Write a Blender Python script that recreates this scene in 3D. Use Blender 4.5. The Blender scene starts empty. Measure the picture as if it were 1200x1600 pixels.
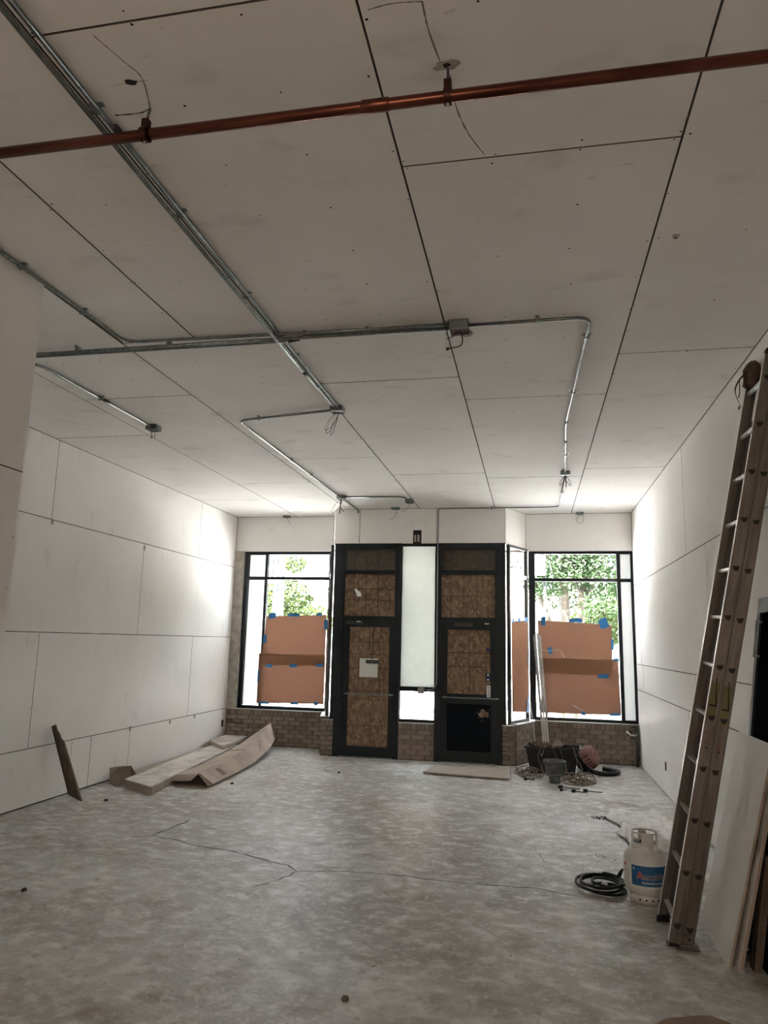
import bpy, bmesh, math, random
from mathutils import Vector, Matrix
random.seed(7)
SC = bpy.context.scene
COL = SC.collection
PI = math.pi

# ------------------------------------------------------------------ camera, world, sun, exposure
F_PX = 1133.2
YAW, PITCH, ROLL = math.radians(11.605), math.radians(10.130), math.radians(1.338)
CAM_Z = 1.785
cam_d = bpy.data.cameras.new('camera'); cam = bpy.data.objects.new('camera', cam_d); COL.objects.link(cam)
cam_d.sensor_fit = 'VERTICAL'; cam_d.sensor_height = 24.0; cam_d.lens = F_PX / 1600 * 24.0
cam_d.clip_start = 0.05; cam_d.clip_end = 500
_f = Vector((-math.sin(YAW) * math.cos(PITCH), math.cos(YAW) * math.cos(PITCH), math.sin(PITCH)))
_r = Vector((math.cos(YAW), math.sin(YAW), 0)); _u = _r.cross(_f)
_r2 = _r * math.cos(ROLL) + _u * math.sin(ROLL); _u2 = _u * math.cos(ROLL) - _r * math.sin(ROLL)
cam.matrix_world = Matrix(((_r2.x, _u2.x, -_f.x, 0), (_r2.y, _u2.y, -_f.y, 0), (_r2.z, _u2.z, -_f.z, CAM_Z), (0, 0, 0, 1)))
SC.camera = cam

world = bpy.data.worlds.new('sky'); SC.world = world; world.use_nodes = True
wn = world.node_tree; bg = wn.nodes['Background']
bg.inputs['Color'].default_value = (0.88, 0.94, 1.0, 1)      # bright hazy overcast sky, even all round
bg.inputs['Strength'].default_value = 3.8

sun_d = bpy.data.lights.new('sun', 'SUN'); sun = bpy.data.objects.new('sun', sun_d); COL.objects.link(sun)
sun_d.energy = 70.0; sun_d.angle = math.radians(4); sun_d.color = (1.0, 0.99, 0.975)
sun.rotation_euler = Vector((0.30, 0.62, -0.85)).to_track_quat('-Z', 'Y').to_euler()

def rear_fill(x, y, z, w, h, power):
    d = bpy.data.lights.new('rear_fill_light', 'AREA'); o = bpy.data.objects.new('rear_fill_light', d); COL.objects.link(o)
    d.shape = 'RECTANGLE'; d.size = w; d.size_y = h; d.energy = power; d.color = (1.0, 0.83, 0.68)
    o.location = (x, y, z); o.rotation_euler = (PI / 2 + 0.10, 0, 0)      # added warm fill lamp before the closed rear wall, facing the street end
rear_fill(-0.7, -8.9, 1.9, 4.0, 3.2, 42)

def portal(x, y, z, w, h):
    d = bpy.data.lights.new('window_portal', 'AREA'); o = bpy.data.objects.new('window_portal', d); COL.objects.link(o)
    d.shape = 'RECTANGLE'; d.size = w; d.size_y = h; d.cycles.is_portal = True
    o.location = (x, y, z); o.rotation_euler = (-PI / 2, 0, 0)

SC.view_settings.view_transform = 'Standard'; SC.view_settings.look = 'None'
SC.view_settings.gamma = 1.0; SC.view_settings.use_curve_mapping = False
SC.view_settings.exposure = 2.0
cy = SC.cycles
cy.use_denoising = True; cy.max_bounces = 12; cy.diffuse_bounces = 10; cy.glossy_bounces = 4
cy.transmission_bounces = 6; cy.transparent_max_bounces = 16; cy.sample_clamp_indirect = 8.0
cy.filter_width = 1.2
cy.caustics_reflective = False; cy.caustics_refractive = False

# ------------------------------------------------------------------ dimensions
H = 3.935; XL = -5.19; XR = 1.60; XN = -2.965; YN = 3.71; YREAR = -9.0
YC = 11.5; YW = 12.15

# ------------------------------------------------------------------ materials
def mat(name, col, rough=0.6, metal=0.0, noise=None, bump=None, spec=None):
    """noise=(scale, second colour, low, high[, stretch]); bump=(scale, strength)"""
    m = bpy.data.materials.new(name); m.use_nodes = True
    nt = m.node_tree; b = nt.nodes['Principled BSDF']
    b.inputs['Base Color'].default_value = (*col, 1); b.inputs['Roughness'].default_value = rough
    b.inputs['Metallic'].default_value = metal
    if spec is not None: b.inputs['Specular IOR Level'].default_value = spec
    tc = nt.nodes.new('ShaderNodeTexCoord')
    if noise:
        sc, c2, lo, hi = noise[:4]; st = noise[4] if len(noise) > 4 else (1, 1, 1)
        mp = nt.nodes.new('ShaderNodeMapping'); mp.inputs['Scale'].default_value = st
        nz = nt.nodes.new('ShaderNodeTexNoise'); nz.inputs['Scale'].default_value = sc; nz.inputs['Detail'].default_value = 6
        cr = nt.nodes.new('ShaderNodeValToRGB')
        cr.color_ramp.elements[0].position = lo; cr.color_ramp.elements[1].position = hi
        cr.color_ramp.elements[0].color = (*col, 1); cr.color_ramp.elements[1].color = (*c2, 1)
        nt.links.new(tc.outputs['Object'], mp.inputs[0]); nt.links.new(mp.outputs[0], nz.inputs['Vector'])
        nt.links.new(nz.outputs['Fac'], cr.inputs[0]); nt.links.new(cr.outputs[0], b.inputs['Base Color'])
    if bump:
        n2 = nt.nodes.new('ShaderNodeTexNoise'); n2.inputs['Scale'].default_value = bump[0]; n2.inputs['Detail'].default_value = 5
        bp = nt.nodes.new('ShaderNodeBump'); bp.inputs['Strength'].default_value = bump[1]; bp.inputs['Distance'].default_value = 0.01
        nt.links.new(tc.outputs['Object'], n2.inputs['Vector']); nt.links.new(n2.outputs['Fac'], bp.inputs['Height'])
        nt.links.new(bp.outputs[0], b.inputs['Normal'])
    return m

def layer(m, scale, colour, lo, hi, amount=1.0, stretch=(1, 1, 1), detail=8, rot=0.0, dist=0.0):
    """mix a further noise-driven stain over a material's base colour"""
    nt = m.node_tree; b = nt.nodes['Principled BSDF']
    tc = nt.nodes.new('ShaderNodeTexCoord'); mp = nt.nodes.new('ShaderNodeMapping')
    mp.inputs['Scale'].default_value = stretch; mp.inputs['Rotation'].default_value = (0, 0, rot)
    mp.inputs['Location'].default_value = (scale * 1.7, lo * 9, hi)
    nz = nt.nodes.new('ShaderNodeTexNoise'); nz.inputs['Scale'].default_value = scale; nz.inputs['Detail'].default_value = detail
    nz.inputs['Distortion'].default_value = dist
    cr = nt.nodes.new('ShaderNodeValToRGB'); cr.color_ramp.elements[0].position = lo; cr.color_ramp.elements[1].position = hi
    cr.color_ramp.elements[0].color = (0, 0, 0, 1); cr.color_ramp.elements[1].color = (amount,) * 3 + (1,)
    mx = nt.nodes.new('ShaderNodeMixRGB'); mx.inputs['Color2'].default_value = (*colour, 1)
    old = b.inputs['Base Color'].links
    if old: nt.links.new(old[0].from_socket, mx.inputs['Color1'])
    else: mx.inputs['Color1'].default_value = b.inputs['Base Color'].default_value
    nt.links.new(tc.outputs['Object'], mp.inputs[0]); nt.links.new(mp.outputs[0], nz.inputs['Vector'])
    nt.links.new(nz.outputs['Fac'], cr.inputs[0]); nt.links.new(cr.outputs[0], mx.inputs['Fac'])
    nt.links.new(mx.outputs[0], b.inputs['Base Color'])

M = {}
M['drywall'] = mat('drywall', (0.86, 0.845, 0.825), 0.75, noise=(1.3, (0.81, 0.795, 0.775), 0.35, 0.7), bump=(300, 0.05))
layer(M['drywall'], 3.0, (0.50, 0.48, 0.44), 0.63, 0.80, 0.35, (1, 2.5, 1))
M['drywall_ceiling'] = mat('ceiling drywall', (0.86, 0.84, 0.815), 0.8, noise=(1.1, (0.80, 0.78, 0.755), 0.35, 0.7), bump=(300, 0.05))
layer(M['drywall_ceiling'], 2.6, (0.42, 0.38, 0.33), 0.60, 0.80, 0.40, (1, 1.6, 1), 10)
layer(M['drywall_ceiling'], 9.0, (0.36, 0.31, 0.27), 0.68, 0.78, 0.45, (1, 2.6, 1), 10, 0.5)
M['gypsum_edge'] = mat('raw gypsum board edge', (0.16, 0.14, 0.12), 1.0)
M['gap'] = mat('dark gap behind boards', (0.035, 0.03, 0.027), 1.0)
M['hole'] = mat('screw hole', (0.03, 0.027, 0.025), 1.0)
M['crack'] = mat('crack in concrete', (0.06, 0.052, 0.045), 1.0)
fl = mat('concrete floor', (0.55, 0.545, 0.535), 0.46, noise=(1.1, (0.37, 0.355, 0.335), 0.36, 0.66), bump=(30, 0.45), spec=0.5)
layer(fl, 0.55, (0.28, 0.245, 0.215), 0.44, 0.64, 0.70, (1, 1, 1), 6)
layer(fl, 7.0, (0.80, 0.795, 0.78), 0.48, 0.70, 0.75, (1, 1.25, 1), 14, 0.4)
layer(fl, 3.1, (0.24, 0.185, 0.145), 0.52, 0.68, 0.70, (1, 1.15, 1), 12, 0.9, 0.3)
layer(fl, 26.0, (0.72, 0.715, 0.70), 0.54, 0.68, 0.55, (1.0, 1, 1), 12, 0.2)
layer(fl, 13.0, (0.25, 0.22, 0.19), 0.58, 0.70, 0.60, (1, 1.0, 1), 12, 0.7)
layer(fl, 60.0, (0.13, 0.115, 0.10), 0.63, 0.73, 0.60, (1, 1.2, 1), 8, 0.2)
M['floor'] = fl
M['brick'] = mat('brown brick', (0.20, 0.15, 0.125), 0.9, noise=(14, (0.27, 0.215, 0.18), 0.3, 0.7), bump=(60, 0.4))
M['brick_b'] = mat('darker brown brick', (0.15, 0.115, 0.095), 0.9, noise=(14, (0.22, 0.17, 0.13), 0.3, 0.7), bump=(60, 0.4))
M['mortar'] = mat('mortar', (0.115, 0.10, 0.085), 1.0, bump=(90, 0.4))
M['stone'] = mat('pale plaster jamb', (0.42, 0.39, 0.35), 0.9, noise=(8, (0.30, 0.27, 0.23), 0.4, 0.65))
M['black'] = mat('blackened aluminium', (0.006, 0.010, 0.013), 0.5, 0.0, spec=0.3)
M['silver'] = mat('weathered silver aluminium', (0.50, 0.50, 0.50), 0.35, 0.7)
M['steel'] = mat('galvanised steel', (0.25, 0.265, 0.26), 0.30, 0.9, noise=(30, (0.17, 0.185, 0.18), 0.4, 0.6))
M['box_steel'] = mat('junction box steel', (0.22, 0.25, 0.25), 0.4, 0.7)
M['dark_steel'] = mat('dark steel', (0.05, 0.048, 0.045), 0.5, 0.6)
M['copper'] = mat('copper', (0.17, 0.058, 0.036), 0.27, 0.9, noise=(6, (0.10, 0.034, 0.022), 0.42, 0.62, (0.5, 3, 3)))
M['copper_dark'] = mat('tarnished copper', (0.06, 0.022, 0.016), 0.45, 0.8)
M['alu'] = mat('ladder aluminium', (0.21, 0.185, 0.165), 0.42, 0.75, noise=(5, (0.14, 0.12, 0.105), 0.35, 0.65, (8, 8, 0.8)))
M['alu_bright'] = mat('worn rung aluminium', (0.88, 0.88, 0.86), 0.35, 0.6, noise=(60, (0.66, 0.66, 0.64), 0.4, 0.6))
M['rubber'] = mat('black rubber', (0.008, 0.008, 0.009), 0.45, spec=0.35)
M['plastic_black'] = mat('black plastic', (0.010, 0.012, 0.015), 0.45)
M['plastic_grey'] = mat('dirty grey plastic', (0.075, 0.08, 0.075), 0.6, noise=(18, (0.16, 0.16, 0.15), 0.45, 0.7))
M['white_paint'] = mat('tank white enamel', (0.72, 0.71, 0.68), 0.28, noise=(9, (0.60, 0.585, 0.55), 0.45, 0.75))
M['white_label'] = mat('white label', (0.78, 0.78, 0.77), 0.5)
M['blue_label'] = mat('blue label', (0.012, 0.10, 0.26), 0.45, noise=(3, (0.03, 0.22, 0.42), 0.4, 0.75, (0.4, 0.4, 1.4)))
M['navy'] = mat('navy ink', (0.008, 0.015, 0.08), 0.5)
M['red'] = mat('red ink', (0.52, 0.02, 0.025), 0.5)
M['red_dusty'] = mat('dusty red plastic', (0.24, 0.085, 0.07), 0.6, noise=(12, (0.25, 0.16, 0.14), 0.4, 0.7))
M['red_wire'] = mat('dark red wire', (0.07, 0.012, 0.012), 0.5)
M['black_wire'] = mat('black wire', (0.02, 0.02, 0.02), 0.5)
M['tan_wire'] = mat('dirty tan cable', (0.24, 0.185, 0.14), 0.7, noise=(20, (0.13, 0.09, 0.07), 0.4, 0.6))
M['orange_wire'] = mat('dusty orange cable', (0.20, 0.13, 0.09), 0.7)
M['cardboard'] = mat('pale cardboard', (0.43, 0.355, 0.30), 0.85, noise=(3.5, (0.34, 0.28, 0.235), 0.4, 0.65), bump=(60, 0.1))
M['cardboard_dark'] = mat('inside of cardboard', (0.22, 0.165, 0.12), 0.9)
M['board_top'] = mat('whitish dusty board', (0.66, 0.62, 0.575), 0.8, noise=(5, (0.46, 0.42, 0.38), 0.42, 0.62, (1, 0.5, 1)), bump=(50, 0.1))
M['wood'] = mat('old wood', (0.16, 0.115, 0.08), 0.8, noise=(6, (0.085, 0.06, 0.045), 0.35, 0.65, (6, 6, 1)), bump=(40, 0.3))
M['plywood'] = mat('dusty plywood', (0.40, 0.355, 0.30), 0.8, noise=(6, (0.33, 0.285, 0.235), 0.35, 0.65, (0.6, 3, 1)))
M['canvas'] = mat('off white canvas', (0.90, 0.89, 0.88), 0.9, noise=(14, (0.66, 0.65, 0.64), 0.45, 0.7), bump=(180, 0.3))
M['leather'] = mat('brown worn leather', (0.05, 0.025, 0.016), 0.6, noise=(20, (0.11, 0.055, 0.035), 0.4, 0.7))
M['debris'] = mat('dark crumbs', (0.02, 0.018, 0.017), 0.9)
M['plaster_bits'] = mat('plaster crumbs', (0.45, 0.43, 0.39), 0.9)
M['tape'] = mat('blue painter tape', (0.015, 0.16, 0.42), 0.6)
M['paper_white'] = mat('white paper', (0.62, 0.64, 0.60), 0.7)
M['yellow'] = mat('faded yellow label', (0.15, 0.145, 0.05), 0.6)
M['red_print'] = mat('faded red print', (0.16, 0.06, 0.045), 0.6)
M['sign_teal'] = mat('pale teal fascia', (0.011, 0.0145, 0.0145), 0.6)
M['sign_white'] = mat('pale sign letters', (0.024, 0.028, 0.028), 0.6)
M['bark'] = mat('bark', (0.022, 0.019, 0.015), 0.9, noise=(5, (0.045, 0.034, 0.022), 0.4, 0.65, (3, 3, 0.6)), bump=(20, 0.6))
M['concrete_out'] = mat('street concrete', (0.55, 0.54, 0.52), 0.9, noise=(2, (0.48, 0.47, 0.45), 0.3, 0.7))
M['pole'] = mat('mottled utility pole', (0.020, 0.024, 0.030), 0.8, noise=(7, (0.14, 0.15, 0.17), 0.48, 0.56, (1, 1, 0.6)))
M['roof'] = mat('building outer shell', (0.40, 0.38, 0.35), 0.9)

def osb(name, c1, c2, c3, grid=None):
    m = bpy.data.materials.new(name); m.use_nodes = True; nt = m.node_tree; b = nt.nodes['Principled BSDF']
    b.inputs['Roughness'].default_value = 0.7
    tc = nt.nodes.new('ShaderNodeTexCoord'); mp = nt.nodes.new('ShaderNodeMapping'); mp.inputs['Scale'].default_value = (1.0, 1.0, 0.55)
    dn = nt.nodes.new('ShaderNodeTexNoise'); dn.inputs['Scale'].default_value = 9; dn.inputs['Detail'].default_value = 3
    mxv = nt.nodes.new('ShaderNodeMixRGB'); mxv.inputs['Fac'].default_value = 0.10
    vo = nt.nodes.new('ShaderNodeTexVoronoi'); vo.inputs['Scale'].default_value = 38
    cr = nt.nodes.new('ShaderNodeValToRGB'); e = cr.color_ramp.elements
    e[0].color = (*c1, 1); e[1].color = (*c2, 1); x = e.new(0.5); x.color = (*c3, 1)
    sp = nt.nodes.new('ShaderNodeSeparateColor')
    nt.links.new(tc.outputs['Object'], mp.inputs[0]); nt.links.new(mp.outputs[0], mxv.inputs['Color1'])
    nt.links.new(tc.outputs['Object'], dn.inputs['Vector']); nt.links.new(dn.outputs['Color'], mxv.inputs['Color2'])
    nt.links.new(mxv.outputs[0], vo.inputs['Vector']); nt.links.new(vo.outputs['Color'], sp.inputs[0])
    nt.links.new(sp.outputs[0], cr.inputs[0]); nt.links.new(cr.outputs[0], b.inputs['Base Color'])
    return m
M['osb'] = osb('strand board', (0.11, 0.062, 0.032), (0.26, 0.165, 0.095), (0.17, 0.105, 0.060))
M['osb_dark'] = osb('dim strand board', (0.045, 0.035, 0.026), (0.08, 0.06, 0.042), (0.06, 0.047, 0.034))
M['osb_grid'] = mat('printed grid line', (0.03, 0.02, 0.015), 0.9)

def glass(name, tint=(0.97, 0.975, 0.97), refl=0.015):
    m = bpy.data.materials.new(name); m.use_nodes = True; nt = m.node_tree; nt.nodes.clear()
    o = nt.nodes.new('ShaderNodeOutputMaterial'); t = nt.nodes.new('ShaderNodeBsdfTransparent'); g = nt.nodes.new('ShaderNodeBsdfGlossy')
    x = nt.nodes.new('ShaderNodeMixShader'); t.inputs[0].default_value = (*tint, 1); g.inputs['Roughness'].default_value = 0.03
    x.inputs[0].default_value = refl
    nt.links.new(t.outputs[0], x.inputs[1]); nt.links.new(g.outputs[0], x.inputs[2]); nt.links.new(x.outputs[0], o.inputs[0]); return m
M['glass'] = glass('window glass')
M['glass_dark'] = mat('smoked door glass', (0.008, 0.010, 0.013), 0.8, spec=0.0)

def translucent(name, diff, trans, scale=0, c2=None, mixf=0.5):
    m = bpy.data.materials.new(name); m.use_nodes = True; nt = m.node_tree; nt.nodes.clear()
    o = nt.nodes.new('ShaderNodeOutputMaterial'); d = nt.nodes.new('ShaderNodeBsdfDiffuse'); t = nt.nodes.new('ShaderNodeBsdfTranslucent')
    x = nt.nodes.new('ShaderNodeAddShader'); d.inputs[0].default_value = (*diff, 1); t.inputs[0].default_value = (*trans, 1)
    if scale:
        tc = nt.nodes.new('ShaderNodeTexCoord'); nz = nt.nodes.new('ShaderNodeTexNoise'); nz.inputs['Scale'].default_value = scale
        nz.inputs['Detail'].default_value = 5; nz.inputs['Roughness'].default_value = 0.75
        cr = nt.nodes.new('ShaderNodeValToRGB'); cr.color_ramp.elements[0].position = 0.40; cr.color_ramp.elements[1].position = 0.62
        cr.color_ramp.elements[0].color = (*trans, 1); cr.color_ramp.elements[1].color = (*c2, 1)
        nt.links.new(tc.outputs['Object'], nz.inputs['Vector']); nt.links.new(nz.outputs['Fac'], cr.inputs[0]); nt.links.new(cr.outputs[0], t.inputs[0])
    nt.links.new(d.outputs[0], x.inputs[0]); nt.links.new(t.outputs[0], x.inputs[1]); nt.links.new(x.outputs[0], o.inputs[0]); return m
M['kraft'] = translucent('brown kraft paper', (0.24, 0.125, 0.075), (0.003, 0.0015, 0.001), 60, (0.027, 0.0145, 0.0105))
M['frost'] = translucent('frosted film', (0.30, 0.31, 0.30), (0.27, 0.273, 0.262), 0.9, (0.21, 0.216, 0.208))
M['tape_t'] = translucent('translucent blue tape', (0.01, 0.10, 0.26), (0.004, 0.045, 0.12))
M['leaf'] = translucent('leaf', (0.016, 0.026, 0.013), (0.008, 0.015, 0.005))
M['leaf_pale'] = translucent('pale leaf', (0.026, 0.036, 0.017), (0.014, 0.021, 0.005))
M['film'] = translucent('white window film', (0.6, 0.6, 0.6), (0.26, 0.262, 0.262))

# ------------------------------------------------------------------ mesh helpers
class MB:
    def __init__(s): s.v = []; s.f = []; s.smooth = []
    def add(s, vs, fs, sm=False):
        n = len(s.v); s.v += [tuple(v) for v in vs]; s.f += [tuple(i + n for i in f) for f in fs]; s.smooth += [sm] * len(fs); return s
    def box(s, x0, x1, y0, y1, z0, z1, T=None):
        vs = [Vector((x, y, z)) for z in (z0, z1) for y in (y0, y1) for x in (x0, x1)]
        if T: vs = [T @ v for v in vs]
        return s.add(vs, [(0, 2, 3, 1), (4, 5, 7, 6), (0, 1, 5, 4), (2, 6, 7, 3), (0, 4, 6, 2), (1, 3, 7, 5)])
    def prism(s, poly, axis, a, b, T=None):
        """polygon of 2D points extruded along axis from a to b"""
        def P(p, t): return {'x': Vector((t, p[0], p[1])), 'y': Vector((p[0], t, p[1])), 'z': Vector((p[0], p[1], t))}[axis]
        n = len(poly); vs = [P(p, a) for p in poly] + [P(p, b) for p in poly]
        if T: vs = [T @ v for v in vs]
        return s.add(vs, [tuple(range(n))[::-1], tuple(range(n, 2 * n))] + [(i, (i + 1) % n, n + (i + 1) % n, n + i) for i in range(n)])
    def tube(s, pts, r, n=10, cap=True, sm=True):
        pts = [Vector(p) for p in pts]; rings = []; prev = None; base = len(s.v)
        rr = r if hasattr(r, '__len__') else [r] * len(pts)
        for i, p in enumerate(pts):
            d = (pts[min(i + 1, len(pts) - 1)] - pts[max(i - 1, 0)])
            d = d.normalized() if d.length > 1e-9 else Vector((0, 0, 1))
            if prev is None: a = d.orthogonal().normalized()
            else:
                a = prev - d * prev.dot(d); a = a.normalized() if a.length > 1e-6 else d.orthogonal().normalized()
            prev = a; b = d.cross(a)
            rings.append([p + (a * math.cos(2 * PI * k / n) + b * math.sin(2 * PI * k / n)) * rr[i] for k in range(n)])
        vs = [v for q in rings for v in q]; fs = []
        for i in range(len(pts) - 1):
            for k in range(n): fs.append((i * n + k, i * n + (k + 1) % n, (i + 1) * n + (k + 1) % n, (i + 1) * n + k))
        s.add(vs, fs, sm)
        if cap: s.add([], []) ; s.f += [tuple(base + k for k in range(n))[::-1], tuple(base + (len(pts) - 1) * n + k for k in range(n))]; s.smooth += [False, False]
        return s
    def lathe(s, prof, c=(0, 0, 0), n=32, T=None):
        vs = []
        for r, z in prof:
            for k in range(n): vs.append(Vector((c[0] + r * math.cos(2 * PI * k / n), c[1] + r * math.sin(2 * PI * k / n), c[2] + z)))
        if T: vs = [T @ v for v in vs]
        fs = [(i * n + k, i * n + (k + 1) % n, (i + 1) * n + (k + 1) % n, (i + 1) * n + k) for i in range(len(prof) - 1) for k in range(n)]
        return s.add(vs, fs, True)
    def build(s, name, m, parent=None, solid=0):
        me = bpy.data.meshes.new(name); me.from_pydata(s.v, [], s.f); me.update()
        me.polygons.foreach_set('use_smooth', s.smooth); me.materials.append(m)
        bm = bmesh.new(); bm.from_mesh(me); bmesh.ops.recalc_face_normals(bm, faces=bm.faces); bm.to_mesh(me); bm.free()
        o = bpy.data.objects.new(name, me); COL.objects.link(o)
        if parent: o.parent = parent
        if solid:
            md = o.modifiers.new('thickness', 'SOLIDIFY'); md.thickness = solid
        return o

def tag(o, label, cat=None, group=None, kind=None):
    o['label'] = label
    if cat: o['category'] = cat
    if group: o['group'] = group
    if kind: o['kind'] = kind
    return o
def empty(name, loc, label, cat=None, group=None, kind=None):
    o = bpy.data.objects.new(name, None); COL.objects.link(o); o.location = loc; o.empty_display_size = 0.1
    return tag(o, label, cat, group, kind)
def inst(src, name, parent, loc=(0, 0, 0), rotz=0.0, rot=None):
    o = bpy.data.objects.new(name, src); COL.objects.link(o); o.parent = parent; o.location = loc
    o.rotation_euler = rot if rot else (0, 0, rotz); return o
def smooth_path(pts, n=6):
    P = [Vector(p) for p in pts]; out = []
    for i in range(len(P) - 1):
        p0, p1, p2, p3 = P[max(i - 1, 0)], P[i], P[i + 1], P[min(i + 2, len(P) - 1)]
        for k in range(n):
            t = k / n
            out.append(0.5 * ((2 * p1) + (p2 - p0) * t + (2 * p0 - 5 * p1 + 4 * p2 - p3) * t * t + (3 * p1 - p0 - 3 * p2 + p3) * t ** 3))
    return out + [P[-1]]
def fillet(pts, r, n=7):
    P = [Vector(p) for p in pts]; out = [P[0]]
    for i in range(1, len(P) - 1):
        a = (P[i - 1] - P[i]); b = (P[i + 1] - P[i]); rr = min(r, a.length * .45, b.length * .45)
        A = P[i] + a.normalized() * rr; B = P[i] + b.normalized() * rr
        for k in range(n + 1):
            t = k / n; out.append(A * (1 - t) ** 2 + P[i] * 2 * t * (1 - t) + B * t * t)
    return out + [P[-1]]
def frame_T(A, B):
    """local x along A->B, local y to the outside (left of it turned), z up"""
    d = Vector((B[0] - A[0], B[1] - A[1], 0)); L = d.length; d.normalize(); n = Vector((-d.y, d.x, 0))
    return Matrix(((d.x, n.x, 0, A[0]), (d.y, n.y, 0, A[1]), (0, 0, 1, 0), (0, 0, 0, 1))), L, math.atan2(d.y, d.x)
def text_mesh(body, size, extrude=0.0005, offset=0.0):
    c = bpy.data.curves.new('lettering', 'FONT'); c.body = body; c.size = size; c.extrude = extrude
    c.resolution_u = 2; c.offset = offset
    t = bpy.data.objects.new('lettering', c); COL.objects.link(t); bpy.context.view_layer.update()
    me = bpy.data.meshes.new_from_object(t.evaluated_get(bpy.context.evaluated_depsgraph_get()))
    bpy.data.objects.remove(t); bpy.data.curves.remove(c); return me

# ------------------------------------------------------------------ floor
floor = empty('floor', (0, 0, 0), 'grey stained bare concrete floor of the shop, cracked and dusty', kind='structure')
s = MB(); s.box(XL - 0.2, XR + 0.2, YREAR - 0.2, YW + 0.25, -0.15, 0.0); s.build('slab', M['floor'], floor)
def crack(pts, w, name='crack'):
    m = MB(); P = [];
    q = [Vector((p[0], p[1], 0)) for p in pts]
    for i in range(len(q) - 1):
        n = max(2, int((q[i + 1] - q[i]).length / 0.06))
        for k in range(n):
            v = q[i].lerp(q[i + 1], k / n); P.append(v + Vector((random.uniform(-.014, .014), random.uniform(-.014, .014), 0)))
    P.append(q[-1]); vs = []
    for i, p in enumerate(P):
        d = (P[min(i + 1, len(P) - 1)] - P[max(i - 1, 0)]).normalized(); nn = Vector((-d.y, d.x, 0))
        ww = w * random.uniform(0.35, 1.1) * (0.3 if i in (0, len(P) - 1) else 1)
        vs += [p + nn * ww + Vector((0, 0, .0008)), p - nn * ww + Vector((0, 0, .0008))]
    m.add(vs, [(2 * i, 2 * i + 1, 2 * i + 3, 2 * i + 2) for i in range(len(P) - 1)])
    return m.build(name, M['crack'], floor)
crack([(-3.35, 7.1), (-3.36, 6.75), (-3.42, 6.48), (-3.1, 6.38), (-2.86, 6.27), (-2.5, 6.2), (-2.13, 6.03), (-1.95, 5.95), (-1.82, 5.83), (-1.5, 5.93), (-1.16, 5.97)], .011)
crack([(-1.16, 5.97), (-0.7, 5.92), (-.36, 5.91), (0.0, 5.93), (.31, 5.85)], .008)
crack([(-1.82, 5.83), (-1.9, 5.6), (-2.02, 5.38)], .008)
crack([(-3.0, 10.75), (-2.6, 10.95), (-2.35, 11.25), (-1.9, 11.35)], .010)
crack([(0.55, 9.6), (0.8, 9.2), (0.95, 9.35), (1.3, 8.9)], .005)
crack([(-2.7, 10.9), (-2.9, 10.4), (-2.75, 10.0)], .004)
crack([(-.5, 7.6), (0.0, 7.1), (0.1, 6.6)], .003)
# ------------------------------------------------------------------ ceiling and its boards
GAP = 0.0028
def panel_box(u0, u1, v0, v1, place, m, parent, t=0.0125, g=GAP):
    """place(u, v, w) -> world; w = depth in front of the backing"""
    u0 += g; u1 -= g; v0 += g; v1 -= g
    if u1 - u0 < .02 or v1 - v0 < .02: return
    w = random.uniform(-.0008, .0008); c = .0025
    q = [(u0, v0, 0), (u1, v0, 0), (u1, v1, 0), (u0, v1, 0), (u0, v0, t + w - c), (u1, v0, t + w - c), (u1, v1, t + w - c), (u0, v1, t + w - c),
         (u0 + c, v0 + c, t + w), (u1 - c, v0 + c, t + w), (u1 - c, v1 - c, t + w), (u0 + c, v1 - c, t + w)]
    m_ = MB(); m_.add([place(*p) for p in q], [(3, 2, 1, 0), (0, 1, 5, 4), (1, 2, 6, 5), (2, 3, 7, 6), (3, 0, 4, 7),
                                            (4, 5, 9, 8), (5, 6, 10, 9), (6, 7, 11, 10), (7, 4, 8, 11), (8, 9, 10, 11)])
    o = m_.build('drywall_panel', m, parent); o.data.materials.append(M['gypsum_edge'])
    for p in o.data.polygons:
        if p.area < .08 * (u1 - u0) * (v1 - v0) and p.area < max(u1 - u0, v1 - v0) * .02: p.material_index = 1
    return o
def screw_dots(u0, u1, v0, v1, place, mb, du, dv, t=0.0125, r=.0058, edge=.02):
    nu = max(1, round((u1 - u0) / du)); nv = max(1, round((v1 - v0) / dv))
    for i in range(nu + 1):
        for j in range(nv + 1):
            if random.random() < .16: continue
            u = u0 + edge + (u1 - u0 - 2 * edge) * i / nu + random.uniform(-.02, .02); v = v0 + edge + (v1 - v0 - 2 * edge) * j / nv + random.uniform(-.03, .03)
            u = min(max(u, u0 + .012), u1 - .012); v = min(max(v, v0 + .012), v1 - .012)
            rr = r * random.uniform(.7, 1.15)
            mb.add([place(u + rr * math.cos(a * PI / 3), v + rr * math.sin(a * PI / 3), t + .0014) for a in range(6)], [tuple(range(6))])
HB = H + 0.0125
ceiling = empty('ceiling', (0, 0, H), 'white unfinished drywall board ceiling with open joints and screw holes', kind='structure')
s = MB(); s.box(-0.2 + XL, XR + .2, YREAR - .2, YW + .35, HB - H, HB - H + 0.3); s.build('ceiling_backing', M['gap'], ceiling)
pc = lambda u, v, w: Vector((u, v, HB - H - w))
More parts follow.
